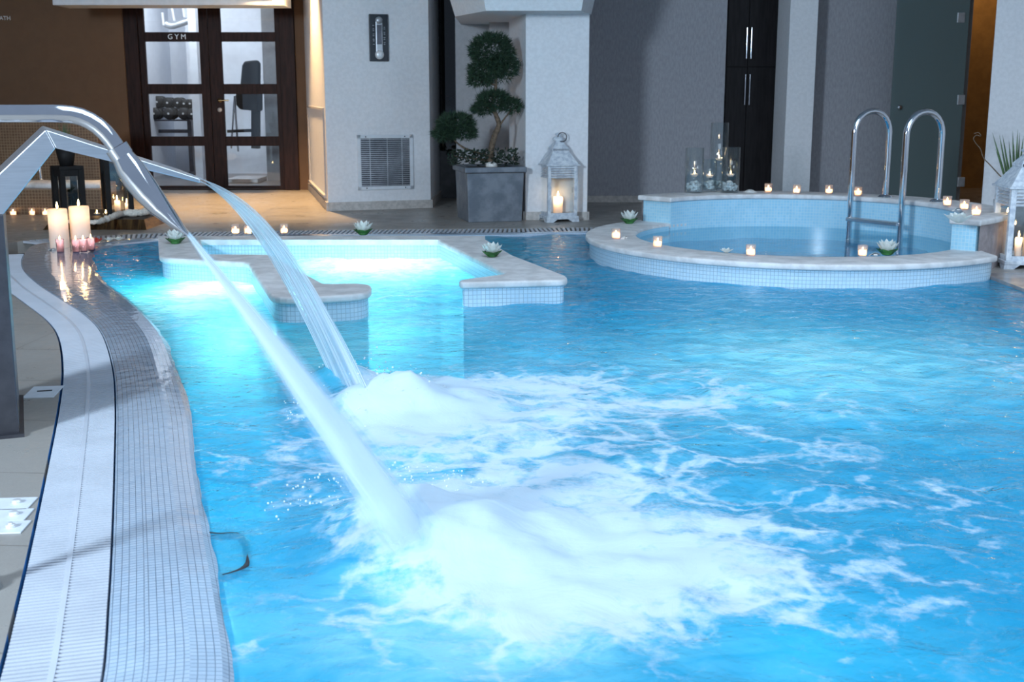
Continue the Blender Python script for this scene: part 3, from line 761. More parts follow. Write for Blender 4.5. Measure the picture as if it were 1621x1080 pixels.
# tall cabinet with four doors
YB = 13.2
cb = thing('tall_cabinet', 'tall near-black cabinet with two pairs of doors between grey wall and white pier', 'cabinet', (X(1194, YB), YB, 0))
cx0, cx1 = X(1146, YB) - cb.location.x, X(1246, YB) - cb.location.x; seam = X(1180, YB) - cb.location.x; zs = onY(1180, 106, YB).z
mb = MB(); mb.box(cx0, cx1, .02, .6, 0, 2.75); obj('body', mb, M['cabinet'], cb, bevel=.004)
for (a, b) in ((cx0 + .004, seam - .003), (seam + .003, X(1229, YB) - cb.location.x)):
    for (z0, z1) in ((.08, zs - .003), (zs + .003, 2.7)):
        dm = MB(); dm.box(a, b, 0, .022, z0, z1); dr = obj('door', dm, M['cabinet'], cb, bevel=.003)
        hx = (seam - .024) if b < seam else (seam + .024)
        za, zb = (onY(1180, 166, YB).z, onY(1180, 118, YB).z) if z1 < zs else (onY(1180, 93, YB).z, onY(1180, 44, YB).z)
        hm = MB(); hm.tube([(hx, -.03, za), (hx, -.03, zb)], .007, 8)
        for q in (za + .03, zb - .03): hm.tube([(hx, 0, q), (hx, -.03, q)], .005, 6)
        obj('handle', hm, M['chrome'], dr)
# frosted glass door on hinges
d2 = bpy.data.objects.new('door_2', None); COL.objects.link(d2); d2['kind'] = 'structure'; d2['label'] = 'dark frameless glass door of the steam room'
YH = 12.75; d2.location = (X(1465, YH), YH, 0)
gx0, gx1 = X(1408, YH) - d2.location.x, X(1521, YH) - d2.location.x
mb = MB(); mb.box(gx0, gx1, -.005, .005, .02, 2.6); obj('glass_leaf', mb, M['glass_green'], d2)
km = MB(); km.lathe([(0, .05), (.022, .05), (.026, .04), (.016, .02), (.014, 0)], 14); kp = onY(1422, 170, YH) - d2.location
Rk = Matrix.Translation(kp) @ Matrix.Rotation(PI / 2, 4, 'X'); km.v = [tuple(Rk @ Vector(v)) for v in km.v]; obj('knob', km, M['chrome'], d2)
for py in (28, 158, 288):
    p = onY(1522, py, YH) - d2.location; mb = MB(); mb.box(p.x - .045, p.x + .03, -.018, .018, p.z - .05, p.z + .05); obj('hinge', mb, M['silver'], d2, bevel=.003)

# ventilation grille and thermometer on the pillar
dP = (PB - PA).normalized(); nP = Vector((dP.y, -dP.x, 0)); rzP = math.atan2(dP.y, dP.x)
def onPil(px, py): return onP(px, py, PA, nP)
v00, v11 = onPil(567, 301), onPil(653, 213)
vt = thing('ventilation_grille', 'square white framed ventilation grille low on the white pillar', 'vent', (v00 + v11) / 2, rzP)
wv_, hv_ = (v11 - v00).dot(dP) / 2, (v11.z - v00.z) / 2; fr = .035
mb = MB()
for a in ((-wv_, wv_, hv_ - fr, hv_), (-wv_, wv_, -hv_, -hv_ + fr), (-wv_, -wv_ + fr, -hv_, hv_), (wv_ - fr, wv_, -hv_, hv_)): mb.box(a[0], a[1], -.018, 0, a[2], a[3])
obj('frame', mb, M['panel_white'], vt, bevel=.002)
mb = MB(); mb.box(-wv_ + fr, wv_ - fr, -.003, -.001, -hv_ + fr, hv_ - fr); obj('backing', mb, M['dark_steel'], vt)
mb = MB(); k = 24; hh = 2 * (hv_ - fr)
for i in range(k):
    z = -hv_ + fr + hh * (i + .5) / k; mb.box(-wv_ + fr, wv_ - fr, -.012, -.004, z - .0035, z + .0035)
for x in (-wv_ * .55, 0.02, wv_ * .6): mb.box(x - .003, x + .003, -.013, -.004, -hv_ + fr, hv_ - fr)
obj('slats', mb, M['silver'], vt)
for sx in (-.7, .7):
    for sz in (-1, 1):
        mb = MB(); mb.ball((sx * wv_, -.019, sz * (hv_ - fr / 2)), .007, 8, 4); obj('screw', mb, M['dark_steel'], vt)
p0, p1 = onPil(585, 97), onPil(613, 23)
th = thing('wall_thermometer', 'narrow dark panel with a silver thermometer high on the white pillar', 'thermometer', (p0 + p1) / 2, rzP)
wt, ht = (p1 - p0).dot(dP) / 2, (p1.z - p0.z) / 2
mb = MB(); mb.box(-wt, wt, -.03, 0, -ht, ht); obj('panel', mb, M['panel_navy'], th, bevel=.003)
mb = MB(); mb.box(-.035, .035, -.045, -.03, -ht * .62, ht * .72); obj('scale_bar', mb, M['silver'], th, bevel=.006)
mb = MB(); mb.lathe([(0, .02), (.035, .02), (.035, 0)], 18); Rr = Matrix.Translation((0, -.03, ht * .74)) @ Matrix.Rotation(PI / 2, 4, 'X'); mb.v = [tuple(Rr @ Vector(v)) for v in mb.v]; obj('cap', mb, M['silver'], th)
mb = MB(); mb.lathe([(0, .03), (.025, .028), (.045, .015), (.045, 0)], 20); Rr = Matrix.Translation((0, -.03, -ht * .72)) @ Matrix.Rotation(PI / 2, 4, 'X'); mb.v = [tuple(Rr @ Vector(v)) for v in mb.v]; obj('bulb', mb, M['letter'], th)
mb = MB(); mb.box(-.025, .025, -.048, -.044, -ht * .28, ht * .55); obj('glass_tube', mb, M['dark_steel'], th)
mb = MB()
for i in range(12):
    z = -ht * .28 + ht * .8 * i / 11
    for s in (-1, 1):
        if (i + s) % 3: mb.box(s * .055 - .008, s * .055 + .008, -.0315, -.03, z - .002, z + .002)
obj('marking', mb, M['silver'], th)

# ------------------------------------------------------------------ bay dividers, ledge
def rounded(poly, radii, n=6):
    out = []; m = len(poly)
    for i in range(m):
        p = Vector(poly[i][:2]); a = Vector(poly[i - 1][:2]); b = Vector(poly[(i + 1) % m][:2]); r = radii[i] if isinstance(radii, (list, tuple)) else radii
        if not r: out.append((p.x, p.y)); continue
        da, db = (a - p), (b - p); r_ = min(r, da.length * .45, db.length * .45); s = p + da.normalized() * r_; t = p + db.normalized() * r_
        for k in range(n + 1):
            u = k / n; q = s * (1 - u) ** 2 + p * 2 * u * (1 - u) + t * u * u; out.append((q.x, q.y))
    return out
def inset(poly, d):
    n = len(poly); ar = sum(poly[i][0] * poly[(i + 1) % n][1] - poly[(i + 1) % n][0] * poly[i][1] for i in range(n)); sg = 1 if ar > 0 else -1
    out = []
    for i in range(n):
        a, p, b = Vector(poly[i - 1]), Vector(poly[i]), Vector(poly[(i + 1) % n])
        e1, e2 = (p - a), (b - p)
        if e1.length < 1e-7 or e2.length < 1e-7: out.append((p.x, p.y)); continue
        e1.normalize(); e2.normalize(); n1, n2 = Vector((-e1.y, e1.x)) * sg, Vector((-e2.y, e2.x)) * sg; m_ = (n1 + n2)
        if m_.length < 1e-6: out.append((p.x, p.y)); continue
        m_.normalize(); q = p + m_ * (d / max(.4, m_.dot(n1))); out.append((q.x, q.y))
    return out
ZD = .125
def divider(label, px, radii):
    poly = rounded([at(x, y, ZD) for x, y in px], radii)
    c = Vector((sum(p[0] for p in poly) / len(poly), sum(p[1] for p in poly) / len(poly), 0))
    t = thing('pool_divider', label, 'pool wall', c); loc = [(p[0] - c.x, p[1] - c.y) for p in poly]
    mb = MB(); mb.prism(loc, ZD - .04, ZD); obj('coping', mb, M['stone'], t, bevel=.014, seg=3, merge=True)
    mb = MB(); mb.prism(inset(loc, .018), -1.33, ZD - .038); obj('mosaic_wall', mb, M['mosaic_pale'], t)
    return t
divider('white stone topped pool wall with an angled end, left side of the bubbling bay', [(250, 379), (252, 408), (392, 415), (432, 473), (588, 465), (588, 448), (513, 449), (428, 403), (323, 402), (318, 379)], [.0, .14, .05, .16, .16, .16, .03, .03, .02, 0])
divider('white stone topped pool wall with a lotus on it, right side of the bubbling bay', [(690, 378), (802, 433), (726, 443), (728, 447), (898, 443), (898, 437), (812, 404), (768, 378)], [0, .05, .06, .08, .10, .08, .02, 0])
px = [(318, 379.5), (692, 379.5), (768, 379), (768, 373.5), (250, 373.5), (250, 379.5)]
poly = [at(x, y, ZD) for x, y in px]; poly = [(p.x, p.y) for p in poly]
mb = MB(); mb.prism(poly, ZD - .04, ZD - .001); struct('trim_8', mb, M['stone'], bevel=.01, label='stone ledge along the far side of the bubbling bay')
mb = MB(); mb.prism(inset(poly, .012), -1.3, ZD - .038); mb_ = struct('trim_9', mb, M['mosaic_pale'], label='mosaic wall under the stone ledge')

# ------------------------------------------------------------------ round plunge pool
pp = thing('plunge_pool', 'round raised mosaic plunge pool with stone rim and ladder', 'pool', RC)
ZR, ZH = .14, .35
def ang(Y, r, s):
    a = math.degrees(math.asin((Y - RC.y) / r)); return 180 - a if s < 0 else a
A0, A1 = -44, 135                                          # the high wall runs from A0 to A1 (degrees)
def rad_out(a): return RH if a > -5 else RH - .12 * min(1, (-5 - a) / 36)
def ring(mb, ri, ro, a0, a1, z0, z1, n=64, tops=True, ends=True, bott=False, cut=None):
    A = []; B = []
    for k in range(n + 1):
        a = a0 + (a1 - a0) * k / n; r2 = ro(a) if callable(ro) else ro; t = math.radians(a)
        A.append(Vector((ri * math.cos(t), ri * math.sin(t), 0))); B.append(Vector((r2 * math.cos(t), r2 * math.sin(t), 0)))
        if cut: B[-1].x = min(B[-1].x, cut); A[-1].x = min(A[-1].x, cut)
    up = lambda P, z: [Vector((p.x, p.y, z)) for p in P]
    mb.strip(up(A, z1), up(B, z1), flip=True)
    mb.strip(up(A, z0), up(A, z1)); mb.strip(up(B, z0), up(B, z1), flip=True)
    if bott: mb.strip(up(A, z0), up(B, z0))
    if ends:
        for i in (0, n):
            w = (A[i] - B[i]).length
            mb.add([up([A[i]], z0)[0], up([B[i]], z0)[0], up([B[i]], z1)[0], up([A[i]], z1)[0]], [(0, 1, 2, 3)], [[(0, z0), (w, z0), (w, z1), (0, z1)]])
    return mb
mb = MB(); ring(mb, RI + .01, RO - .03, -236, -30, -.9, ZR - .038, 90, cut=1.02); obj('outer_mosaic', mb, M['mosaic_pale'], pp)
mb = MB(); ring(mb, RI, RO, -236, -33, ZR - .04, ZR, 90, bott=True, cut=1.04); obj('low_coping', mb, M['stone'], pp, bevel=.012, seg=3, merge=True)
mb = MB(); ring(mb, RI, lambda a: rad_out(a) - .035, A0 + 1.4, A1 - 1.2, -.9, ZH - .038, 80); obj('inner_mosaic', mb, M['mosaic_inner'], pp)
mb = MB(); ring(mb, RI - .015, lambda a: rad_out(a) + .005, A0, A1, ZH - .04, ZH, 80, bott=True); obj('high_coping', mb, M['stone'], pp, bevel=.012, seg=3, merge=True)
mb = MB(); ring(mb, RH - .04, lambda a: rad_out(a) - .02 if a > -5 else max(RH - .039, rad_out(a) - .02), -5, A1 - 1.2, -.02, ZH - .039, 60, ends=False)
mb.wall([((rad_out(a) - .02) * math.cos(math.radians(a)), (rad_out(a) - .02) * math.sin(math.radians(a))) for a in range(A0 + 2, 1, 2)], -.02, ZH - .039); obj('outer_render', mb, M['plaster_side'], pp)
mb = MB(); ring(mb, RI - .005, RI + .012, -225, -44, -.9, ZR - .02, 90); obj('low_inner_mosaic', mb, M['mosaic_inner'], pp)
mb = MB(); mb.lathe([(0, -.85), (RI + .02, -.85)], 64); obj('basin_floor', mb, M['mosaic_inner'], pp)
mb = MB(); mb.lathe([(0.001, 0), (.4, 0), (.8, 0), (RI, 0)], 64)
pw = obj('plunge_water', mb, M['plunge_water']); pw.location = RC + Vector((0, 0, .085)); tag(pw, 'still clear water inside the round plunge pool', 'water', kind='stuff')
# ladder
lad = thing('pool_ladder', 'chrome pool ladder with two arched handrails over the round plunge pool', 'ladder', (2.98, 9.62, 0))
bL, bR = Vector((2.98, 9.62, 0)), Vector((3.25, 9.20, 0)); inn = Vector((-.90, -.42, 0)).normalized() * .35
for b in (bL, bR):
    f = b + inn; pts = [b + Vector((0, 0, ZH))]; zt = .86
    m_ = (b + f) / 2; hv = (b - f) / 2
    pts.append(b + Vector((0, 0, .6)))
    for k in range(13):
        a = PI * k / 12; pts.append(m_ + hv * math.cos(a) + Vector((0, 0, zt + .165 * math.sin(a))))
    pts += [f + Vector((0, 0, .5)), f + Vector((0, 0, -.5))]
    mb = MB(); mb.tube([p - lad.location for p in pts], .024, 14); hr = obj('handrail', mb, M['chrome'], lad)
    mb = MB(); mb.lathe([(.024, .022), (.05, .014), (.058, 0)], 18, b - lad.location + Vector((0, 0, ZH))); obj('flange', mb, M['chrome'], hr)
for z in (.19, .02, -.2):
    a, b = bL + inn - lad.location, bR + inn - lad.location
    mb = MB(); mb.bar(a + Vector((0, 0, z)), b + Vector((0, 0, z)), .025, .09, up=(-.9, -.42, 0)); obj('tread', mb, M['steel'], lad, bevel=.004)
# overflow inlet of the plunge pool
nz_ = thing('inlet_nozzle', 'small metal inlet nozzle at the inner left wall of the plunge pool', 'nozzle', at(1082, 354, .10))
mb = MB(); mb.ball((0, 0, .03), .025, 10, 6); obj('cap', mb, M['chrome'], nz_); mb = MB(); mb.tube([(0, 0, -.02), (0, 0, .03)], .012, 8); obj('stem', mb, M['chrome'], nz_)

# ------------------------------------------------------------------ steel cascade with falling sheet
rz = math.radians(22); D = Vector((math.cos(rz), math.sin(rz), 0)); NN = Vector((-D.y, D.x, 0))
Nl = onY(317, 286, 4.22)                                   # near corner of the lip
def fp(px, py): return onP(px, py, Nl, NN)
base_p = fp(30, 676)
ft = thing('water_cascade', 'bent flat stainless steel cascade spout standing on the left deck', 'fountain', (base_p.x, base_p.y, 0), rz)
inv = ft.matrix_basis.inverted() if False else (Matrix.Translation(ft.location) @ Matrix.Rotation(rz, 4, 'Z')).inverted()
WID = .55
def ribbon(name, px, mat, y0=0.0, y1=WID, zmin=None):
    q = [inv @ fp(*p) for p in px]
    if zmin is not None: q = [Vector((v.x, v.y, max(v.z, zmin))) if v.z > .05 else Vector((v.x, v.y, zmin)) for v in q]
    mb = MB(); n = len(q); vs = [Vector((v.x, y0, v.z)) for v in q] + [Vector((v.x, y1, v.z)) for v in q]
    mb.add(vs, [tuple(range(n)), tuple(range(n, 2 * n))[::-1]] + [(i, n + i, n + (i + 1) % n, (i + 1) % n) for i in range(n)])
    return obj(name, mb, mat, ft, bevel=.004, merge=True)
ribbon('post', [(-48, 690), (30, 676), (5, 340), (-70, 340)], M['dark_steel'], zmin=0.0)
ribbon('arm', [(-70, 340), (5, 340), (88, 235), (72, 205)], M['steel'])
ribbon('blade', [(72, 205), (88, 235), (317, 290), (317, 283)], M['steel'])
mb = MB(); bp = inv @ fp(30, 676); mb.box(bp.x - .24, bp.x + .015, -.02, WID + .02, 0, .012); obj('base_plate', mb, M['dark_steel'], ft)
def sheet_path(P0, vx, vz, zend, n=40):
    T = 0; g = 9.81
    t_end = (vz + math.sqrt(vz * vz + 2 * g * (P0.z - zend))) / g
    return [(vx * t, P0.z + vz * t - .5 * g * t * t) for t in [t_end * k / (n - 1) for k in range(n)]], t_end
def froth_attr(o, vals):
    a = o.data.color_attributes.new('froth', 'FLOAT_COLOR', 'POINT'); a.data.foreach_set('color', [c for v in vals for c in (v, v, v, 1)])
land = at(590, 640, .02); land_far = at(518, 592, .02); Nf = Nl + NN * WID; run = (land - Nl).dot(D)
slope = -.27; P0 = Nl.copy()
drop = P0.z - .03; # solve speed for the run with initial slope
vx = math.sqrt(.5 * 9.81 * run * run / max(.05, drop + slope * run)); vz = slope * vx
path, te = sheet_path(P0, vx, vz, -.03, 44)
mb = MB(); cols = 26; vs = []; fs = []; uv = []; at_v = []
for side, off in ((0, .004), (1, -.006)):
    base_i = len(vs)
    for i, (s, z) in enumerate(path):
        f = i / (len(path) - 1)
        for k in range(cols + 1):
            v = k / cols; wid = WID * (1 + .10 * f - .12 * math.sin(PI * f) * 0); 
            wob = .012 * f * noise.noise(Vector((v * 9, f * 2.0, 3))) + .004 * math.sin(v * 40 + 6 * f) * f
            rag = 1 - .10 * f * abs(noise.noise(Vector((f * 3, v * 2, 9)))) if k in (0, cols) else 1
            g_ = min(1.15, s / run); lip = Nl.lerp(Nf, v); tgt = land.lerp(land_far, v); p = lip.lerp(Vector((tgt.x, tgt.y, lip.z)), g_) if g_ <= 1 else lip + (Vector((tgt.x, tgt.y, lip.z)) - lip) * g_
            p = p + D * (wob + off * .3) + NN * (.012 * (1 - 2 * v)); vs.append(Vector((p.x, p.y, z + wob + off)))
            at_v.append(.55 + .6 * f + (.35 if k in (0, 1, cols - 1, cols) else 0))
    for i in range(len(path) - 1):
        for k in range(cols):
            a = base_i + i * (cols + 1) + k; q = (a, a + 1, a + cols + 2, a + cols + 1); fs.append(q if side == 0 else q[::-1])
            uv.append([(i / 43, k / cols), (i / 43, (k + 1) / cols), ((i + 1) / 43, (k + 1) / cols), ((i + 1) / 43, k / cols)][:: 1 if side == 0 else -1])
mb.add(vs, fs, uv, True); o = obj('water_curtain', mb, M['sheet_water']); froth_attr(o, at_v)
tag(o, 'clear sheet of water falling from the flat steel cascade into the pool', 'water', kind='stuff')

# ------------------------------------------------------------------ round swan-neck spout with its jet
T0 = onY(297, 369, 2.80); rz2 = math.radians(14); D2 = Vector((math.cos(rz2), math.sin(rz2), 0)); N2 = Vector((-D2.y, D2.x, 0))
def sp_(px, py): return onP(px, py, T0, N2)
cen = [sp_(-85, 179), sp_(-40, 180), sp_(40, 180), sp_(95, 180), sp_(125, 184), sp_(150, 196), sp_(170, 214), sp_(186, 236)]
sb = sp_(-110, 179); sw = thing('swan_neck_spout', 'polished chrome swan neck tube spout with tapered nozzle, nearest the viewer', 'fountain', (sb.x, sb.y, 0))
pipe = [Vector((sb.x, sb.y, 0)), Vector((sb.x, sb.y, .6)), Vector((sb.x, sb.y, cen[0].z - .10)), Vector((sb.x, sb.y, cen[0].z - .03)) + D2 * .02] + catmull(cen, .02)
mb = MB(); mb.tube([p - sw.location for p in pipe], .0195, 20); obj('pipe', mb, M['chrome'], sw)
mb = MB(); mb.lathe([(.0, .02), (.05, .02), (.06, 0), (.0, 0)], 20); obj('base_flange', mb, M['chrome'], sw)
nzp = [(186, 236), (190, 242), (194, 248), (204, 264), (216, 282), (232, 303), (252, 327), (272, 347), (288, 362), (297, 369)]
nr = [.0195, .024, .025, .031, .0325, .031, .025, .0165, .0085, .004]; ns = [.0195, .024, .025, .031, .036, .040, .043, .046, .048, .049]
mb = MB(); mb.tube([sp_(*p) - sw.location for p in nzp], nr, 24, sx=ns); obj('nozzle', mb, M['chrome'], sw)
mb = MB(); mb.tube([sp_(184, 233) - sw.location, sp_(194, 248) - sw.location], .0262, 20); obj('collar', mb, M['chrome'], sw)
jl = at(652, 808, .02); run = (jl - T0).dot(D2); tip = T0
vdir = sp_(322, 401) - T0; slope = vdir.z / vdir.dot(D2)
drop = T0.z + .03
vx = math.sqrt(.5 * 9.81 * run * run / max(.05, (T0.z - .02) + slope * run)) if (T0.z - .02) + slope * run > .02 else 5.0
path, te = sheet_path(T0, vx, slope * vx, -.03, 48)
mb = MB(); n_ = 28; vs = []; at_v = []; fs = []; uv = []
for sh in range(3):                                        # a dense core and two looser, broken shells of spray
    b0 = len(vs)
    for i, (s, z) in enumerate(path):
        f = i / 47; t_ = Vector((path[min(i + 1, 47)][0] - path[max(i - 1, 0)][0], 0, path[min(i + 1, 47)][1] - path[max(i - 1, 0)][1])).normalized()
        up = D2 * -t_.z + Vector((0, 0, t_.x)); c = T0 + D2 * s; c.z = z
        th_ = (.005 + .070 * f ** .85) * (.72, 1.0, 1.25)[sh]; wd = (.046 + .075 * f) * (.72, 1.0, 1.2)[sh]
        for k in range(n_):
            a = 2 * PI * k / n_; j = 1 + .30 * f * noise.noise(Vector((k * .9, f * 5 + sh * 7, 2)))
            vs.append(c + up * math.cos(a) * th_ * j + N2 * math.sin(a) * wd * j); at_v.append(((.97, .55, .22)[sh]) * (1 if sh == 0 else (.5 + .5 * f)) * (1 if f < .8 else max(0, 1 - (f - .8) / .2 * (1, 1.2, 1.6)[sh])))
    for i in range(47):
        for k in range(n_):
            a = b0 + i * n_; fs.append((a + k, a + (k + 1) % n_, a + n_ + (k + 1) % n_, a + n_ + k))
            uv.append([(i / 47, k / n_), (i / 47, (k + 1) / n_), ((i + 1) / 47, (k + 1) / n_), ((i + 1) / 47, k / n_)])
mb.add(vs, fs, uv, True); o = obj('water_jet', mb, M['jet_water']); froth_attr(o, at_v)
tag(o, 'white fan of pressurised water shooting from the chrome swan neck nozzle', 'water', kind='stuff')
# drops thrown up where the water lands
M['drop'] = waxy('white spray', (.9, .95, .98), .4, .2)
mb = MB()
for c, n_d, r, h in ((at(620, 800, ZW), 260, .30, .14), (at(600, 645, ZW), 300, .30, .20), (at(560, 600, ZW), 120, .2, .14)):
    for k in range(n_d):
        a = random.uniform(0, 2 * PI); d = r * random.random() ** .6 * 1.2; z = ZW + random.random() ** 2 * h * max(.1, 1.2 - d / r)
        mb.ball((c.x + d * math.cos(a), c.y + d * math.sin(a), z + .005), random.uniform(.0012, .0042), 6, 4)
tag(obj('water_droplets', mb, M['drop']), 'spray of small drops thrown up where the spouts hit the pool', 'water', kind='stuff')

# ------------------------------------------------------------------ small fittings at the left
p = at(69, 621.5); dp = thing('deck_drain', 'small white drain plate with a black slot beside the curved grating', 'drain', p, math.radians(8))
sx = (at(92, 621) - at(45, 621)).length / 2; sy = (at(69, 613) - at(69, 630)).length / 2
mb = MB(); mb.box(-sx, sx, -sy, sy, 0, .004); obj('plate', mb, M['panel_white'], dp, bevel=.001)
mb = MB(); mb.bar((-.025, .004, .0045), (.03, .012, .0045), .012, .003); obj('slot', mb, M['rubber'], dp)
for (lb, x0, y0, bx, by) in (('white deck button plate nearest the grating bend, farthest of three', 31, 799, 27, 798), ('middle one of three white deck button plates at the left edge', 25, 817, 22, 817), ('white deck button plate with a double-ring button, nearest of three', 20, 836, 17, 837)):
    c = at(x0, y0); t = thing('button_plate', lb, 'button', c, math.radians(5), 'white button plates on the left deck')
    sy = (at(x0, y0 - 9) - at(x0, y0 + 9.3)).length / 2
    mb = MB(); mb.box(-.09, .036, -sy, sy, 0, .004); obj('plate', mb, M['panel_white'], t, bevel=.0015)
    mb = MB(); mb.lathe([(0, .013), (.011, .013), (.013, .011), (.013, .004)], 24, at(bx, by) - c); bt = obj('button', mb, M['letter'], t)
    if 'double' in lb:
        mb = MB(); mb.lathe([(0, .017), (.006, .017), (.007, .012)], 20, at(bx, by) - c); obj('button_cap', mb, M['letter'], bt)
M['moss'] = plain('wet moss', (.05, .07, .02), .9, var=.5, scale=60)
gp = [at(x, y, -.024) for x, y in ((332, 848), (350, 850), (375, 849), (388, 862), (392, 886), (390, 900), (372, 910), (345, 918))]
mb = MB(); g0_ = gp[0]; mb.tube([p - g0_ for p in catmull(gp, .02)], .011, 8)
gr = obj('underwater_handle', mb, M['dark_steel']); gr.location = g0_; tag(gr, 'dark bracket-shaped handle under water beside the near mosaic edge', 'handle')

# ------------------------------------------------------------------ foot bath and decorations at the far left
fb = thing('foot_bath', 'brown mosaic foot bath against the dark wall at the far left', 'foot bath', (X(60, 11.9), 11.9, 0))
bx = fb.location.x
zf = onY(60, 300, 11.75).z; zt_ = onY(60, 293, 12.2).z
mb = MB(); mb.box(X(-150, 11.75) - bx, X(152, 11.75) - bx, -.15, .02, 0, zf); obj('front_wall', mb, M['mosaic_brown'], fb)
rp = []
for k in range(25):
    xx = X(-150, 12) + (X(150, 12) - X(-150, 12)) * k / 24; rp.append(Vector((xx - bx, .16 + .03 * math.sin(k * 1.3), zf + .02)))
mb = MB(); mb.tube(rp, [.05] * 25, 10, sx=[.16] * 25); obj('rim', mb, M['stone'], fb)
mb = MB(); mb.box(X(-150, 13) - bx, X(158, 13) - bx, 1.0, 1.12, 0, onY(60, 191, 13.0).z); obj('back_wall', mb, M['mosaic_brown'], fb)
mb = MB(); mb.box(X(152, 12.4) - bx - .1, X(152, 12.4) - bx, -.15, 1.0, 0, zf); obj('side_wall', mb, M['mosaic_brown'], fb)
mb = MB(); mb.box(X(-150, 13) - bx, X(150, 13) - bx, .02, 1.0, .05, .1); obj('basin_floor', mb, M['mosaic_brown'], fb)
fa = thing('faucet', 'slim upright chrome faucet at the rim of the brown foot bath', 'faucet', (X(58, 12.1), 12.1, zf + .05))
tp = onY(56, 245, 12.1)
mb = MB(); mb.tube([(0, 0, 0), (-.005, 0, tp.z - zf - .05), (-.03, -.02, tp.z - zf - .02), (-.09, -.05, tp.z - zf - .03)], .016, 10); obj('spout', mb, M['chrome'], fa)
mb = MB(); mb.lathe([(0, .03), (.03, .025), (.032, 0)], 14); obj('base', mb, M['chrome'], fa)

# candles ------------------------------------------------------------------
def flame_at(parent, z, s=1.0, e=0.0, col=(1, .62, .32), r=.006, dz=.016):
    mb = MB(); mb.lathe([(0.0001, 0), (.0045 * s, .006 * s), (.005 * s, .011 * s), (.003 * s, .022 * s), (.0002, .034 * s)], 10, (0, 0, z)); fo = obj('flame', mb, M['flame'], parent)
    if e: lamp('candle_light', 'POINT', (0, 0, z + dz * s), e, col, r, parent=parent)
VE = .55
def votive_proto(name, label, group, loc, r=.033, h=.072, glass='glass_votive', e=VE, fill=.52, fs=.55):
    t = thing(name, label, 'candle', loc, 0, group)
    mb = MB(); mb.lathe([(0, .002), (r * .82, 0), (r * .86, .004), (r, h), (r - .003, h), (r * .80, .008), (0, .007)], 20); obj('glass_cup', mb, M[glass], t)
    mb = MB(); wr = r * .80; mb.lathe([(0, .009), (wr, .009), (wr + .0015, h * fill), (wr * .9, h * (fill + .03)), (0, h * (fill - .03))], 18); obj('wax', mb, M['wax_votive'], t)
    mb = MB(); mb.tube([(0, 0, h * (fill - .03)), (0, 0, h * fill + .008)], .0012, 5); obj('wick', mb, M['wick'], t)
    flame_at(t, h * fill + .004, fs, e, dz=-h * .20)
    return t
gR = 'glass votive candles on the plunge pool rim'
vp = None
ring_v = [(1216, 304.5, ZH, 'lit glass votive on the high rim, nearest the shell and glass cylinders'), (1261, 306.5, ZH, 'lit glass votive on the high rim, in front of the white pier'),
    (1312, 307, ZH, 'lit glass votive on the high rim, second to the left of the ladder arches'), (1358, 310, ZH, 'lit glass votive on the high rim between the legs of the left ladder arch'),
    (1499, 326, ZH, 'lit glass votive on the high rim just right of the ladder, first of three'), (1526, 332, ZH, 'lit glass votive in the middle of three right of the ladder'), (1545, 341, ZH, 'lit glass votive on the high rim nearest the big right lantern'),
    (975, 378, ZR, 'lit votive beside shells on the low rim at the far left of the round pool'), (1041, 391, ZR, 'lit glass votive alone on the low rim, left front of the round pool'), (1188, 405, ZR, 'lit glass votive at the front of the low rim beside the crack'), (1365, 406, ZR, 'lit glass votive on the low rim beside the lotus flower')]
for x, y, z, lb in ring_v:
    p = at(x, y, z)
    if vp is None: vp = votive_proto('votive_candle', lb, gR, p)
    else: dup(vp, p, random.uniform(0, 6), lb, gR)
for x, y, lb in ((373, 371, 'lit glass votive on the far ledge, leftmost of the pair behind the falling sheet'), (393, 371, 'lit glass votive on the far ledge, right one of the close pair'), (450, 370, 'lit glass votive standing alone on the far ledge right of the falling sheet')):
    dup(vp, at(x, y, ZD), 0, lb, 'glass votives on the far ledge')
for x, y, lb in ((21, 341, 'lit votive below the foot bath, nearest the steel post'), (51, 341, 'lit votive below the foot bath, middle of the three'), (72, 341, 'lit votive below the foot bath, nearest the tall white candles')):
    dup(vp, at(x, y, 0), 0, lb, 'votives on the floor along the foot bath')
v2 = None
for x, y, lb in ((96, 400, 'violet glass votive in front of the left tall white candle'), (121, 400, 'violet glass votive between the two tall white candles'), (133, 399, 'violet glass votive in front of the right tall white candle'), (145, 397, 'violet glass votive right of the tall white candles, beside the red flower')):
    p = at(x, y, .004)
    if v2 is None: v2 = votive_proto('violet_votive', lb, 'violet glass votives before the tall candles', p, .030, .10, 'glass_violet', 1.1, .93, .8)
    else: dup(v2, p, 0, lb, 'violet glass votives before the tall candles')
def pillar_candle(label, loc, r, h, e=1.2, s=1.6, group=None):
    t = thing('pillar_candle', label, 'candle', loc, 0, group)
    mb = MB(); mb.lathe([(0, 0), (r * .98, 0), (r, .01), (r, h - .01), (r * .95, h), (r * .7, h - .004), (0, h - .012)], 32); obj('wax', mb, M['wax'], t)
    mb = MB(); mb.tube([(0, 0, h - .013), (.001, 0, h + .006)], .0018, 6); obj('wick', mb, M['wick'], t)
    flame_at(t, h + .002, s, e, dz=-.045 if h > .25 else -.016); return t
pillar_candle('tall thick white pillar candle, left one of the pair at the pool corner', at(95, 392, .004), .072, .295, .9)
pillar_candle('tall thick white pillar candle, right one of the pair at the pool corner', at(129, 389, .004), .075, .305, .9)
t = at(100, 459, .003); pillar_candle('tiny lit candle standing alone on the wet mosaic corner', t, .016, .05, .3, 1.0)

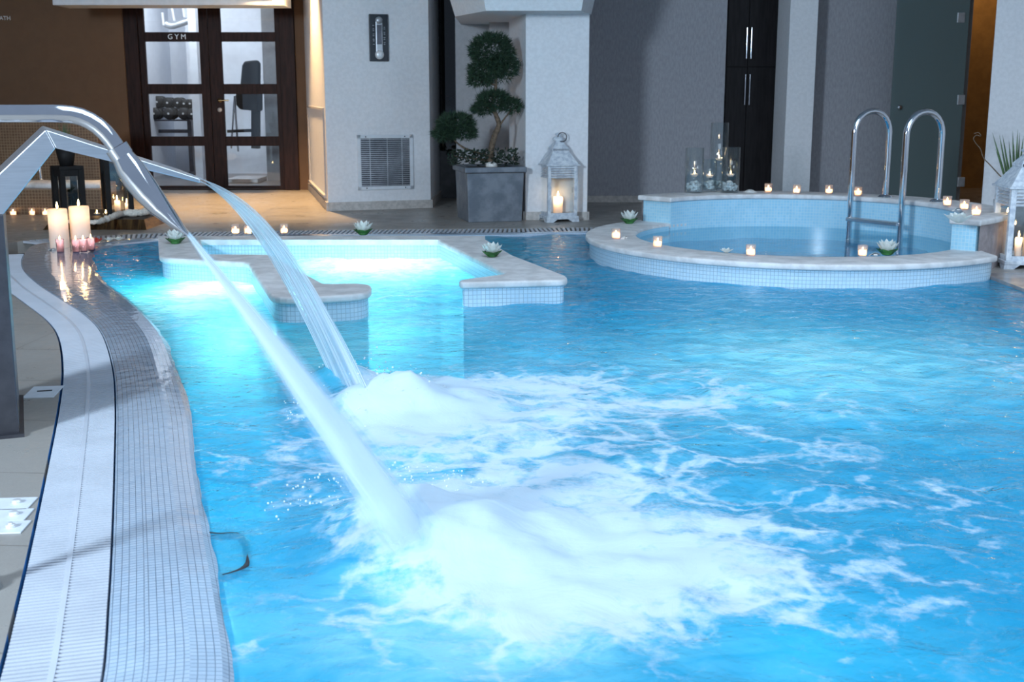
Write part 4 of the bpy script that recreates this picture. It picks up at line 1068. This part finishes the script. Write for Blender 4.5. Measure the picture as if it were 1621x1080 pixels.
# tray with towel, two black lanterns
zt0 = .085
ty = thing('mirror_tray', 'low dark tray with bronze mirrored sides holding lanterns and candles', 'tray', at(150, 364, 0))
tx0, tx1 = at(68, 364, 0).x - ty.location.x, at(232, 364, 0).x - ty.location.x; td = 1.0
mb = MB(); mb.add([(tx0, 0, 0), (tx1, 0, 0), (tx1 - .03, .05, zt0), (tx0 + .06, .05, zt0), (tx0 + .06, td, zt0), (tx1 - .03, td, zt0), (tx1, td + .05, 0), (tx0, td + .05, 0)], [(0, 1, 2, 3), (4, 5, 6, 7), (0, 3, 4, 7), (1, 6, 5, 2)]); obj('mirror_sides', mb, M['bronze'], ty)
mb = MB(); mb.add([(tx0 + .06, .05, zt0), (tx1 - .03, .05, zt0), (tx1 - .03, td, zt0), (tx0 + .06, td, zt0)], [(0, 1, 2, 3)]); obj('top_board', mb, M['black_metal'], ty)
def tr(px, py): return at(px, py, zt0)
wp = [tr(80, 352) , tr(118, 353), tr(150, 356), tr(175, 350), tr(192, 344), tr(212, 343), tr(228, 342), tr(236, 341)]
wp = catmull(wp, .02); rs = [.010 + .022 * (i / len(wp)) + .008 * noise.noise(Vector((i * .37, 2, 1))) for i in range(len(wp))]
mb = MB(); c0_ = wp[0]; mb.tube([p + Vector((0, 0, r)) - c0_ + Vector((0, 0, .004)) for p, r in zip(wp, rs)], rs, 12)
for i, v in enumerate(mb.v): mb.v[i] = tuple(Vector(v) + Vector((noise.noise(Vector(v) * 40), noise.noise(Vector(v) * 40 + Vector((9, 0, 0))), noise.noise(Vector(v) * 40 + Vector((0, 9, 0))))) * .012)
to = obj('rolled_towel', mb, M['towel']); to.location = c0_; tag(to, 'cream rolled towel lying along the front of the mirrored tray', 'towel')
def black_lantern(label, loc, w, h, rz):
    t = thing('black_lantern', label, 'lantern', loc, rz, None); a = w / 2; p_ = .022
    for sx in (-1, 1):
        for sy in (-1, 1):
            mb = MB(); mb.box(sx * a - p_, sx * a + p_, sy * a - p_, sy * a + p_, 0, h); obj('post', mb, M['black_metal'], t)
    mb = MB(); mb.box(-a - p_, a + p_, -a - p_, a + p_, h, h + .03); obj('top', mb, M['black_metal'], t, bevel=.004)
    mb = MB(); mb.box(-a - p_, a + p_, -a - p_, a + p_, 0, .02); obj('base', mb, M['black_metal'], t, bevel=.004)
    for k in range(4):
        mb = MB(); Mr = Matrix.Rotation(k * PI / 2, 4, 'Z'); mb.box(-a + p_, a - p_, -a - .002, -a + .002, .02, h, Mr); obj('glass_pane', mb, M['glass'], t)
        mb = MB(); mb.box(-a + p_, a - p_, -a - .012, -a + .012, h - .055, h, Mr); obj('rail', mb, M['black_metal'], t)
    return t
pl = tr(112, 350); zl = onY(112, 268, pl.y).z - zt0
black_lantern('black metal lantern under the potted grass, behind the tall white candles', pl, .165, zl, math.radians(42))
pl2 = tr(188, 341); zl2 = onY(188, 243, pl2.y).z - zt0
black_lantern('tall black metal lantern with lit candles on the right of the tray', pl2, .19, zl2, math.radians(28))
pillar_candle('lit cream candle inside the tall black lantern', pl2 + Vector((-.01, .01, .021)), .026, .115, .5, 1.2)
pillar_candle('short lit candle at the right inside the tall black lantern', pl2 + Vector((.07, .03, .021)), .018, .09, .3, 1.0)
tl = None
for x, y, lb in ((156, 340, 'lit tea light on the tray, left of the tall black lantern'), (170, 340, 'lit tea light on the tray close to the tall black lantern post')):
    p = tr(x, y) + Vector((0, -.04, .001))
    if tl is None:
        tl = thing('tea_light', lb, 'candle', p, 0, 'tea lights on the mirrored tray')
        mb = MB(); mb.lathe([(0, 0), (.026, 0), (.028, .018), (.026, .018), (.024, .012), (0, .012)], 18); obj('cup', mb, M['silver'], tl)
        mb = MB(); mb.lathe([(.024, .0125), (0, .0135)], 18); obj('wax', mb, M['wax_votive'], tl); flame_at(tl, .014, 1.0, .3)
    else: dup(tl, p, 0, lb)
# potted grass on the first lantern
pg = thing('potted_grass', 'dark pot of thin grass standing on the black lantern', 'plant', pl + Vector((0, 0, zl + .031)))
mb = MB(); mb.lathe([(0, 0), (.055, 0), (.085, .15), (.078, .15), (.07, .13), (0, .13)], 20); obj('pot', mb, M['black_metal'], pg)
def blades(mb, n, r0, h0, h1, spread, wid, c=(0, 0, 0), seed=1, seg=5):
    rnd = random.Random(seed); c = Vector(c)
    for k in range(n):
        a = rnd.uniform(0, 2 * PI); d = rnd.random() ** .7; h = rnd.uniform(h0, h1); b = c + Vector((math.cos(a), math.sin(a), 0)) * r0 * rnd.random()
        out_ = Vector((math.cos(a), math.sin(a), 0)) * spread * d; side = Vector((-math.sin(a), math.cos(a), 0)); L = []; R_ = []; T = []
        for i in range(seg + 1):
            t = i / seg; p = b + out_ * (t ** 1.5) + Vector((0, 0, h * (t - .18 * d * t * t))); w = wid * (1 - t) ** .7 * (.6 + .6 * min(1, t * 3)); L.append(p - side * w); R_.append(p + side * w); T.append(p + out_.normalized() * w * .35 if d > .01 else p)
        for A_, B_ in ((L, T), (T, R_)): mb.strip(A_, B_)
mb = MB(); blades(mb, 46, .05, .14, .28, .13, .004, (0, 0, .12), 3); obj('grass', mb, M['sword_leaf'], pg)

# flowers ------------------------------------------------------------------
def petal_row(mb, n, r0, L, w, tilt, lift, z0, ph=0, curl=.3, seg=6):
    for k in range(n):
        a = 2 * PI * (k + ph) / n; rd = Vector((math.cos(a), math.sin(a), 0)); sd = Vector((-rd.y, rd.x, 0))
        rows_ = []
        for i in range(seg + 1):
            t = i / seg; th2 = tilt + curl * t; p = rd * (r0 + L * t * math.cos(th2)) + Vector((0, 0, z0 + L * t * math.sin(th2)))
            ww = w * math.sin(PI * min(1, .12 + .88 * t ** .8)) ** .8 if t < 1 else 0
            cup = w * .35 * math.sin(PI * t)
            nrm = Vector((-rd.x * math.sin(th2), -rd.y * math.sin(th2), math.cos(th2)))
            rows_.append((p - sd * ww + nrm * cup, p - nrm * .0, p + sd * ww + nrm * cup))
        for j in (0, 1): mb.strip([r[j] for r in rows_], [r[j + 1] for r in rows_])
lot = None
def lotus(label, p, s):
    global lot
    if lot is None:
        lot = thing('lotus_flower', label, 'flower', p, 0, 'white artificial lotus flowers')
        mb = MB(); petal_row(mb, 8, .016, .090, .026, .62, 0, .016, .3, .30); petal_row(mb, 7, .012, .088, .024, .92, 0, .020, 0, .25); petal_row(mb, 5, .006, .075, .018, 1.2, 0, .02, .5, .1); obj('petals', mb, M['petal'], lot)
        mb = MB(); petal_row(mb, 6, .020, .066, .034, .42, 0, .004, 0, .25); obj('leaves', mb, M['lotus_leaf'], lot)
        mb = MB(); mb.lathe([(0, 0), (.025, 0), (.04, .012), (.03, .022), (0, .025)], 14); obj('base_cup', mb, M['lotus_leaf'], lot)
        o_ = lot
    else: o_ = dup(lot, p, random.uniform(0, 6), label, 'white artificial lotus flowers')
    o_.scale = (s, s, s); return o_
lotus('white lotus with green leaves on the low rim, far left of the round pool', at(996, 354, ZR), 1.05)
lotus('white lotus with green leaves on the low front rim near the ladder', at(1404, 404, ZR), 1.0)
lotus('white lotus with green leaves on the far ledge, in the middle behind the bay', at(575, 372, ZD), 1.05)
lotus('white lotus with green leaves on the right stone pool wall of the bay', at(779, 407, ZD), .95)
lotus('white lotus with green leaves on the left stone pool wall, behind the nozzle tip', at(278, 386, ZD), 1.0)
def flower(name, label, p, mat, L=.045, n=6, s=1.0):
    t = thing(name, label, 'flower', p); mb = MB(); petal_row(mb, n, .004, L, L * .32, .25, 0, .004, 0, .3); petal_row(mb, n - 2, .004, L * .7, L * .28, .8, 0, .006, .5, .2); obj('petals', mb, mat, t)
    mb = MB(); mb.ball((0, 0, .012), .009, 8, 6); obj('centre', mb, M['petal_yellow'], t); t.scale = (s, s, s); return t
flower('white_lily', 'white lily lying on the high rim near the right lantern', at(1517, 354, ZH), M['petal'], .085, 7, 1.25)
flower('red_flower', 'red flower beside the tall white candles', at(152, 385, .01), M['red_petal'], .05, 7, 1.2)
flower('white_flower', 'small white flower on the mosaic edge, left one of two right of the red flower', at(173, 382, .01), M['petal'], .045, 6)
flower('white_flower', 'small white flower on the mosaic edge, farthest right of the candle corner', at(188, 381, .01), M['petal'], .045, 6)
flower('white_flower', 'small white flower on the low front rim of the round pool', at(1150, 401, ZR), M['petal'], .05, 6)
def shell(label, p, s, rz=0):
    t = thing('seashell', label, 'shell', p, rz); mb = MB(); A = []
    for j in range(9):
        ph = j / 8
        for k in range(17):
            a = PI * k / 16; rib = 1 + .06 * math.cos(k * PI)
            mb_r = s * ph; mb.v.append((mb_r * math.cos(a) * rib, mb_r * math.sin(a) * rib * .9 - s * .3, s * .42 * math.sin(PI * (1 - ph) * .5) * rib + .001))
    for j in range(8):
        for k in range(16):
            a = j * 17 + k; mb.f.append([a, a + 1, a + 18, a + 17]); mb.uv.append(None); mb.sm.append(True)
    obj('valve', mb, M['shell'], t)
    m2 = MB(); m2.ball((0, -s * .28, s * .16), (s * .34, s * .3, s * .16), 10, 6); obj('hinge', m2, M['shell'], t); return t
shell('white fluted shell on the high rim right of the glass cylinders', at(1187, 305, ZH), .055, 2.8)
shell('white flat shell on the high rim between two right-hand votives', at(1514, 334, ZH), .05, .6)
shell('small shell beside the votive at the far left of the low rim', at(988, 378, ZR), .045, 1.2)
shell('small shell behind the votive that stands by the front lotus', at(1384, 405, ZR), .045, .3)
shell('small shell on the mosaic corner in front of the left tall candle', at(83, 396, .006), .035, 1.0)

# glass cylinders with gravel, water and floating candles
def cyl(label, px, py, r, top_py, wl_py):
    p = at(px, py, ZH); h = onY(px, top_py, p.y).z - ZH; wl = onY(px, wl_py, p.y).z - ZH
    t = thing('glass_cylinder', label, 'vase', p, 0, 'glass cylinder vases on the high rim')
    mb = MB(); mb.lathe([(0, 0), (r, 0), (r, h), (r - .004, h), (r - .004, .008), (0, .008)], 32); obj('glass', mb, M['glass'], t)
    mb = MB(); mb.lathe([(r - .005, .01), (r - .005, wl), (0, wl)], 28); obj('water', mb, M['water_clear'], t)
    mb = MB()
    for k in range(70):
        a = random.uniform(0, 2 * PI); d = (r - .022) * random.random() ** .5; s = random.uniform(.010, .020); mb.ball((d * math.cos(a), d * math.sin(a), .012 + s * .8 + random.random() * min(.07, wl * .55) * (1 - .4 * d / r)), (s, s * .8, s * .7), 7, 5, jit=.2)
    g = obj('gravel', mb, M['gravel'], t); g['kind'] = 'stuff'
    return p, wl
cyls = [('glass cylinder vase with white gravel, leftmost on the high rim', 1098, 305, .076, 234, 277, 'left'), ('small glass cylinder vase between the left one and the tall one', 1122, 303.5, .062, 252, 279, 'small middle'),
        ('tallest glass cylinder vase at the back of the cluster', 1136, 302, .075, 194, 252, 'tallest'), ('glass cylinder vase with white gravel, rightmost of the cluster', 1155, 305, .076, 233, 277, 'rightmost')]
fc = None
for lb, x, y, r, tp_, wl_, nm in cyls:
    p, wl = cyl(lb, x, y, r, tp_, wl_); q = p + Vector((0, -.02, wl + .001)); lab = 'lit floating candle in the %s glass cylinder on the high rim' % nm
    if fc is None:
        fc = thing('floating_candle', lab, 'candle', q, 0, 'floating candles in the glass cylinders')
        mb = MB(); mb.lathe([(0, -.012), (.02, -.012), (.032, .004), (.030, .010), (0, .008)], 18); obj('wax', mb, M['wax'], fc); flame_at(fc, .009, .8, .8)
    else: dup(fc, q, 0, lab)

# white lanterns ------------------------------------------------------------------
def white_lantern(label, loc, w, h, rz):
    t = thing('white_lantern', label, 'lantern', loc, rz); a = w / 2; b0 = .055 * h / .8; hb = h * .60; p_ = w * .055
    mb = MB(); mb.box(-a - .012, a + .012, -a - .012, a + .012, b0 - .028, b0); obj('base', mb, M['white_paint'], t, bevel=.004)
    for sx in (-1, 1):
        for sy in (-1, 1):
            mb = MB(); x, y = sx * a, sy * a
            mb.add([(x + sx * .016, y + sy * .016, 0), (x - sx * .05, y + sy * .016, 0), (x - sx * .05, y - sy * .05, 0), (x + sx * .016, y - sy * .05, 0), (x + sx * .012, y + sy * .012, b0 - .028), (x - sx * .09, y + sy * .012, b0 - .028), (x - sx * .09, y - sy * .09, b0 - .028), (x + sx * .012, y - sy * .09, b0 - .028)],
                   [(0, 1, 2, 3), (4, 7, 6, 5), (0, 4, 5, 1), (1, 5, 6, 2), (2, 6, 7, 3), (3, 7, 4, 0)]); obj('foot', mb, M['white_paint'], t, merge=True)
            mb = MB(); x, y = sx * (a - p_), sy * (a - p_); mb.box(x - p_, x + p_, y - p_, y + p_, b0, b0 + hb); obj('post', mb, M['white_paint'], t, bevel=.003)
    for k in range(4):
        Mr = Matrix.Rotation(k * PI / 2, 4, 'Z')
        mb = MB(); mb.box(-a + 2 * p_, a - 2 * p_, -a + p_ - .002, -a + p_ + .002, b0 + .03, b0 + hb * .76, Mr); obj('glass_pane', mb, M['glass'], t)
        mb = MB(); mb.box(-a + 2 * p_, a - 2 * p_, -a + .006, -a + .024, b0, b0 + .03, Mr); mb.box(-a + 2 * p_, a - 2 * p_, -a + .006, -a + .024, b0 + hb - .02, b0 + hb, Mr); obj('rail', mb, M['white_paint'], t)
        mb = MB()
        for j in range(5):
            z = b0 + hb * (.765 + .048 * j); Mt = Mr @ Matrix.Translation((0, -a + .013, z + hb * .012)) @ Matrix.Rotation(-.9, 4, 'X'); mb.box(-a + 2 * p_, a - 2 * p_, -.002, .002, -.0115, .0115, Mt)
        obj('louvre', mb, M['white_paint'], t)
    z = b0 + hb; mb = MB(); mb.box(-a - .018, a + .018, -a - .018, a + .018, z, z + .014); obj('eave', mb, M['white_paint'], t, bevel=.003)
    z += .014; hr = h * .16; a1, a2 = a + .008, a * .52
    mb = MB(); mb.add([(-a1, -a1, z), (a1, -a1, z), (a1, a1, z), (-a1, a1, z), (-a2, -a2, z + hr), (a2, -a2, z + hr), (a2, a2, z + hr), (-a2, a2, z + hr)], [(0, 3, 2, 1), (4, 5, 6, 7), (0, 1, 5, 4), (1, 2, 6, 5), (2, 3, 7, 6), (3, 0, 4, 7)]); obj('roof', mb, M['white_paint'], t, bevel=.003)
    z += hr; hc = h * .022; mb = MB(); mb.box(-a2, a2, -a2, a2, z, z + hc); cl = obj('vent_collar', mb, M['dark_steel'], t)
    mb = MB(); cnt = 11
    for k in range(4):
        Mr = Matrix.Rotation(k * PI / 2, 4, 'Z')
        for j in range(cnt + 1): x = -a2 + 2 * a2 * j / cnt; mb.box(x - .003, x + .003, -a2 - .004, -a2, z, z + hc, Mr)
    obj('fretwork', mb, M['white_paint'], cl)
    z += hc; h2 = h * .075; a3 = a * .26; mb = MB(); a2 += .006
    mb.add([(-a2, -a2, z), (a2, -a2, z), (a2, a2, z), (-a2, a2, z), (-a3, -a3, z + h2), (a3, -a3, z + h2), (a3, a3, z + h2), (-a3, a3, z + h2)], [(0, 3, 2, 1), (4, 5, 6, 7), (0, 1, 5, 4), (1, 2, 6, 5), (2, 3, 7, 6), (3, 0, 4, 7)]); obj('cap_roof', mb, M['white_paint'], t, bevel=.003)
    z += h2; u = h * .01; mb = MB(); mb.lathe([(a3 * 1.1, 0), (a3 * .9, u), (a3 * 1.5, 2.5 * u), (a3 * 1.55, 4.2 * u), (a3 * 1.1, 6 * u), (a3 * .5, 6.8 * u), (a3 * .55, 7.5 * u), (a3 * .85, 8.6 * u), (a3 * .8, 10 * u), (a3 * .4, 11 * u), (0, 11.3 * u)], 20, (0, 0, z)); fi = obj('finial', mb, M['white_paint'], t)
    rg = [(a3 * 1.15 * math.cos(q * PI / 8) + a3 * .7, -a3 * .9, z + 6 * u + a3 * 1.15 * math.sin(q * PI / 8)) for q in range(17)]
    mb = MB(); mb.tube(rg, .0045, 6, cap=False); obj('ring', mb, M['dark_steel'], fi)
    mb = MB(); mb.box(a - .004, a + .008, -p_ * .8, p_ * .8, b0 + hb * .45, b0 + hb * .55); obj('latch', mb, M['silver'], t)
    return t
lw = (at(914, 352) - at(868, 352)).length * 1.02
lA = at(884, 352) + Vector((0, .16, 0)); white_lantern('white distressed lantern beside the column and the grey planter', lA, .285, .765, math.radians(16))
pillar_candle('lit ivory candle inside the white lantern by the column', lA + Vector((-.0, -.02, .058)), .042, .165, 2.2, 1.5)
lB = at(1590, 427) + Vector((.20, .19, 0)); white_lantern('white distressed lantern with candles at the right edge, half cut off', lB, .34, .80, math.radians(-4))
pillar_candle('thin lit cream candle at the left inside the right lantern', lB + Vector((-.075, -.08, .056)), .022, .15, .8, 1.2)
pillar_candle('thick white candle in the middle of the right lantern', lB + Vector((.04, -.03, .056)), .058, .185, .8, 1.2)
pillar_candle('reflected glow in the right lantern, built as a slim lit candle', lB + Vector((-.10, .08, .056)), .028, .30, .4, 1.0)  # added candle standing in for a reflected glow

# bonsai in a grey planter ------------------------------------------------------------------
YP = 11.12; q0 = at(738, 353); q1 = at(826, 350); hp_ = onY(780, 264, YP).z
rzb = math.radians(3)
bo = thing('potted_bonsai', 'cloud pruned conifer bonsai in a square zinc grey planter by the column', 'potted tree', (X(774, YP + .2), YP + .19, 0), math.radians(14))
hw = .268
mb = MB(); tpw = hw; bw = hw * .94
mb.add([(-bw, -bw, 0), (bw, -bw, 0), (bw, bw, 0), (-bw, bw, 0), (-tpw, -tpw, hp_ - .05), (tpw, -tpw, hp_ - .05), (tpw, tpw, hp_ - .05), (-tpw, tpw, hp_ - .05)], [(0, 3, 2, 1), (4, 5, 6, 7), (0, 1, 5, 4), (1, 2, 6, 5), (2, 3, 7, 6), (3, 0, 4, 7)]); pt = obj('planter', mb, M['planter'], bo, bevel=.006)
mb = MB(); r_ = tpw + .022
for a in ((-r_, r_, -r_, -r_ + .05), (-r_, r_, r_ - .05, r_), (-r_, -r_ + .05, -r_ + .05, r_ - .05), (r_ - .05, r_, -r_ + .05, r_ - .05)): mb.box(a[0], a[1], a[2], a[3], hp_ - .05, hp_)
obj('rim', mb, M['planter'], pt, bevel=.008)
invb = (Matrix.Translation(bo.location) @ Matrix.Rotation(bo.rotation_euler.z, 4, 'Z')).inverted()
YT = bo.location.y
def bt(px, py, dy=0): return invb @ onY(px, py, YT + dy)
mb = MB(); mb.box(-tpw, tpw, -tpw, tpw, hp_ - .055, hp_ - .02); obj('soil', mb, plain('soil', (.05, .035, .025), .95, var=.4, scale=40, bump=.6), bo)
tp_ = catmull([bt(779, 266), bt(777, 250), bt(778, 235), bt(783, 215), bt(790, 198), bt(785, 182), bt(780, 165), bt(784, 145), bt(785, 125), bt(782, 100)], .02)
mb = MB(); nt_ = len(tp_); mb.tube(tp_, [.034 * (1 - .72 * i / nt_) + .004 * noise.noise(Vector((i * .5, 0, 0))) + (.02 * max(0, 1 - i / 4)) for i in range(nt_)], 9); tk = obj('trunk', mb, M['bark'], bo)
for pts, r in (([(778, 250), (760, 243), (738, 236), (722, 225), (716, 215)], .016), ([(776, 256), (758, 252), (735, 250), (715, 246)], .012), ([(787, 205), (797, 190), (806, 178), (812, 168)], .011), ([(784, 180), (774, 172), (765, 165)], .01), ([(783, 135), (768, 128), (760, 122)], .009)):
    q = catmull([bt(*p) for p in pts], .02); mb = MB(); mb.tube(q, [r * (1 - .6 * i / len(q)) for i in range(len(q))], 7); obj('branch', mb, M['bark'], tk)
def tuft_pad(c, rx, ry, rz_, n, seed, hemi=-.35, L=.055, w=.0035):
    rnd = random.Random(seed); mb = MB()
    for k in range(n):
        while True:
            d = Vector((rnd.gauss(0, 1), rnd.gauss(0, 1), rnd.gauss(0, 1))).normalized()
            if d.z > hemi or rnd.random() < .25: break
        s = rnd.uniform(.45, 1.0) ** .5 * (1 + .18 * noise.noise(d * 3.1 + Vector((seed, 0, 0))))
        p = c + Vector((d.x * rx, d.y * ry, d.z * rz_)) * s
        for j in range(5):
            e_ = (d + Vector((rnd.gauss(0, .7), rnd.gauss(0, .7), rnd.gauss(.15, .6)))).normalized(); l = L * rnd.uniform(.6, 1.2)
            sd = e_.cross(Vector((rnd.gauss(0, 1), rnd.gauss(0, 1), rnd.gauss(0, 1)))).normalized() * w; th3 = e_.cross(sd)
            mb.add([p - sd, p + sd, p + th3, p + e_ * l], [(0, 1, 3), (1, 2, 3), (2, 0, 3)])
    return mb
S = YT / F * 1.02
for (px, py, rx, ry, n, hemi) in ((779, 84, 37, 34, 900, -.3), (772, 112, 33, 20, 520, -.6), (797, 108, 26, 24, 380, -.6), (760, 128, 22, 11, 220, -.6), (782, 158, 28, 16, 420, -.5), (765, 172, 19, 11, 230, -.6), (808, 168, 19, 13, 230, -.6), (722, 198, 31, 20, 620, -.5), (705, 212, 20, 12, 260, -.6), (735, 210, 20, 14, 240, -.6)):
    r1, r2 = rx * S, ry * S; mb = tuft_pad(bt(px, py), r1 * .88, r1 * .75, r2 * .85, n, int(px + py), hemi); obj('foliage_pad', mb, M['needles'], bo)
mb = MB(); rnd = random.Random(5)
for k in range(420):
    p = bt(rnd.uniform(712, 822), rnd.uniform(238, 262), rnd.uniform(-.22, .22)); e_ = Vector((rnd.gauss(0, 1), rnd.gauss(0, 1), rnd.gauss(.5, .6))).normalized(); sd = e_.cross(Vector((0, .2, 1))).normalized() * .014; l = rnd.uniform(.03, .055)
    up_ = e_.cross(sd).normalized() * .006
    mb.add([p, p + e_ * l * .5 + sd + up_, p + e_ * l, p + e_ * l * .5 - sd + up_, p + e_ * l * .5 - up_], [(0, 1, 4), (1, 2, 4), (2, 3, 4), (3, 0, 4)])
obj('undergrowth_leaves', mb, M['dark_leaf'], bo)
mb = MB(); mb.ball(bt(778, 262, -.1), (.06, .05, .035), 9, 6, jit=.1); obj('root_stone', mb, M['shell'], bo)
# dark shrub in front of the window
sh = thing('window_shrub', 'dark shadowy shrub on the low wall in front of the dark window', 'plant', (X(700, YW), YW + .05, .53))
mb = tuft_pad(Vector((0, -.0, .14)), .24, .10, .16, 260, 11, -.6, .06, .006); obj('foliage', mb, M['dark_leaf'], sh)
mb = MB(); mb.tube([(0, 0, 0), (.01, 0, .15)], .01, 6); obj('stem', mb, M['bark'], sh)

# sword-leaf plant by the right wall
YZ = 9.3; pc = onY(1607, 300, YZ)
sw2 = thing('sword_leaf_plant', 'spiky green plant with a curly twig in front of the right white wall', 'plant', (pc.x, YZ, 0))
mb = MB(); mb.lathe([(0, 0), (.12, 0), (.15, pc.z - .08), (.14, pc.z - .08), (.12, .2), (0, .2)], 24); obj('pot', mb, M['planter'], sw2)
mb = MB()
def leafstrip(a, b, w, bend):
    a, b = Vector(a), Vector(b); d = b - a; L = []; R_ = []; T = []
    for i in range(9):
        t = i / 8; p = a + d * t + Vector((bend * t * t, 0, -abs(bend) * .3 * t * t)); ww = w * (1 - t ** 2.2) + .0004; L.append(p - Vector((ww, 0, 0))); R_.append(p + Vector((ww, 0, 0))); T.append(p + Vector((0, -ww * .4, 0)))
    for A_, B_ in ((L, T), (T, R_)): mb.strip(A_, B_)
for (x, y, bx_, bn) in ((1571, 210, 1598, .0), (1580, 212, 1600, .01), (1587, 213, 1602, 0), (1590, 226, 1601, .0), (1578, 235, 1598, -.01), (1603, 207, 1606, 0), (1609, 204, 1608, .01), (1614, 210, 1610, 0), (1597, 222, 1604, 0), (1620, 215, 1610, .0), (1628, 206, 1612, .01), (1640, 220, 1614, .02), (1611, 218, 1607, .0), (1652, 235, 1616, .02), (1594, 240, 1603, -.01), (1605, 228, 1606, 0)):
    a = onY(bx_, 305, YZ) - sw2.location; b = onY(x, y, YZ + random.uniform(-.1, .1)) - sw2.location; leafstrip(a, b, .0105, bn)
obj('leaves', mb, M['sword_leaf'], sw2)
q = catmull([onY(x, y, YZ - .02) - sw2.location for x, y in ((1600, 302), (1590, 286), (1580, 275), (1568, 262), (1557, 250), (1552, 236), (1544, 226), (1541, 219), (1546, 214), (1553, 216), (1549, 210), (1541, 212))], .01)
mb = MB(); mb.tube(q, [.0055 * (1 - .5 * i / len(q)) for i in range(len(q))], 6); obj('twig', mb, M['bark'], sw2)

# ------------------------------------------------------------------ light
w = bpy.data.worlds.new('room_daylight'); sc.world = w; w.use_nodes = True; bg = w.node_tree.nodes['Background']
bg.inputs[0].default_value = (.55, .72, 1.0, 1); bg.inputs[1].default_value = .42
COOL = (.66, .83, 1.0); WARM = (1.0, .62, .28)
lamp('window_daylight', 'AREA', (-4.3, -1.6, 2.7), 710, COOL, .9, (.6, 10.5, .8), sy=1.0)
lamp('roof_daylight', 'AREA', (1.2, 3.0, 5.5), 290, COOL, 5.0, (.6, 5.0, 0), sy=5.0)
lamp('right_daylight', 'AREA', (6.5, 2.5, 2.4), 130, COOL, 2.5, (1.5, 7.0, 0), sy=2.0)
lamp('gym_light', 'AREA', (X(300, 16.5), 16.4, 2.9), 60, (.86, .93, 1.0), 1.4, (X(290, 17.5), 17.2, 0))
lamp('door_downlight', 'SPOT', (X(472, 13.2), 13.15, 2.95), 950, WARM, .06, (X(455, 13.2), 13.0, 0), spot=math.radians(84), blend=.7)
lamp('bath_downlight', 'SPOT', (X(120, 12.6), 12.3, 2.9), 60, WARM, .06, (X(120, 12.6), 12.3, 0), spot=math.radians(84), blend=.7)
lamp('steam_room_light', 'POINT', (X(1548, 14.6), 14.5, 2.6), 9, WARM, .1)
def below(x, y, z): p = at(x, y, 0); p.z = z; return p
# lamps under the water
UW = (.82, .96, 1.0)
lamp('pool_light', 'POINT', below(318, 452, -.40), 60, (.80, 1.0, .94), .12)
lamp('bay_light', 'POINT', below(590, 415, -.50), 95, (.85, 1.0, .97), .38)
lamp('pool_light_far', 'POINT', below(1290, 570, -1.0), 26, UW, .3)
lamp('pool_light_near', 'POINT', below(720, 1000, -1.1), 4, UW, .3)
lamp('pool_light_right', 'POINT', below(1590, 600, -1.0), 7, UW, .3)
lamp('plunge_light', 'POINT', (RC.x, RC.y, -.5), 5, UW, .1)

vs_ = sc.view_settings; vs_.view_transform = 'Standard'; vs_.look = 'None'; vs_.exposure = 0.0; vs_.gamma = 1.0; vs_.use_curve_mapping = False
sc.cycles.transparent_max_bounces = 24; sc.cycles.max_bounces = 8; sc.cycles.sample_clamp_indirect = 6.0
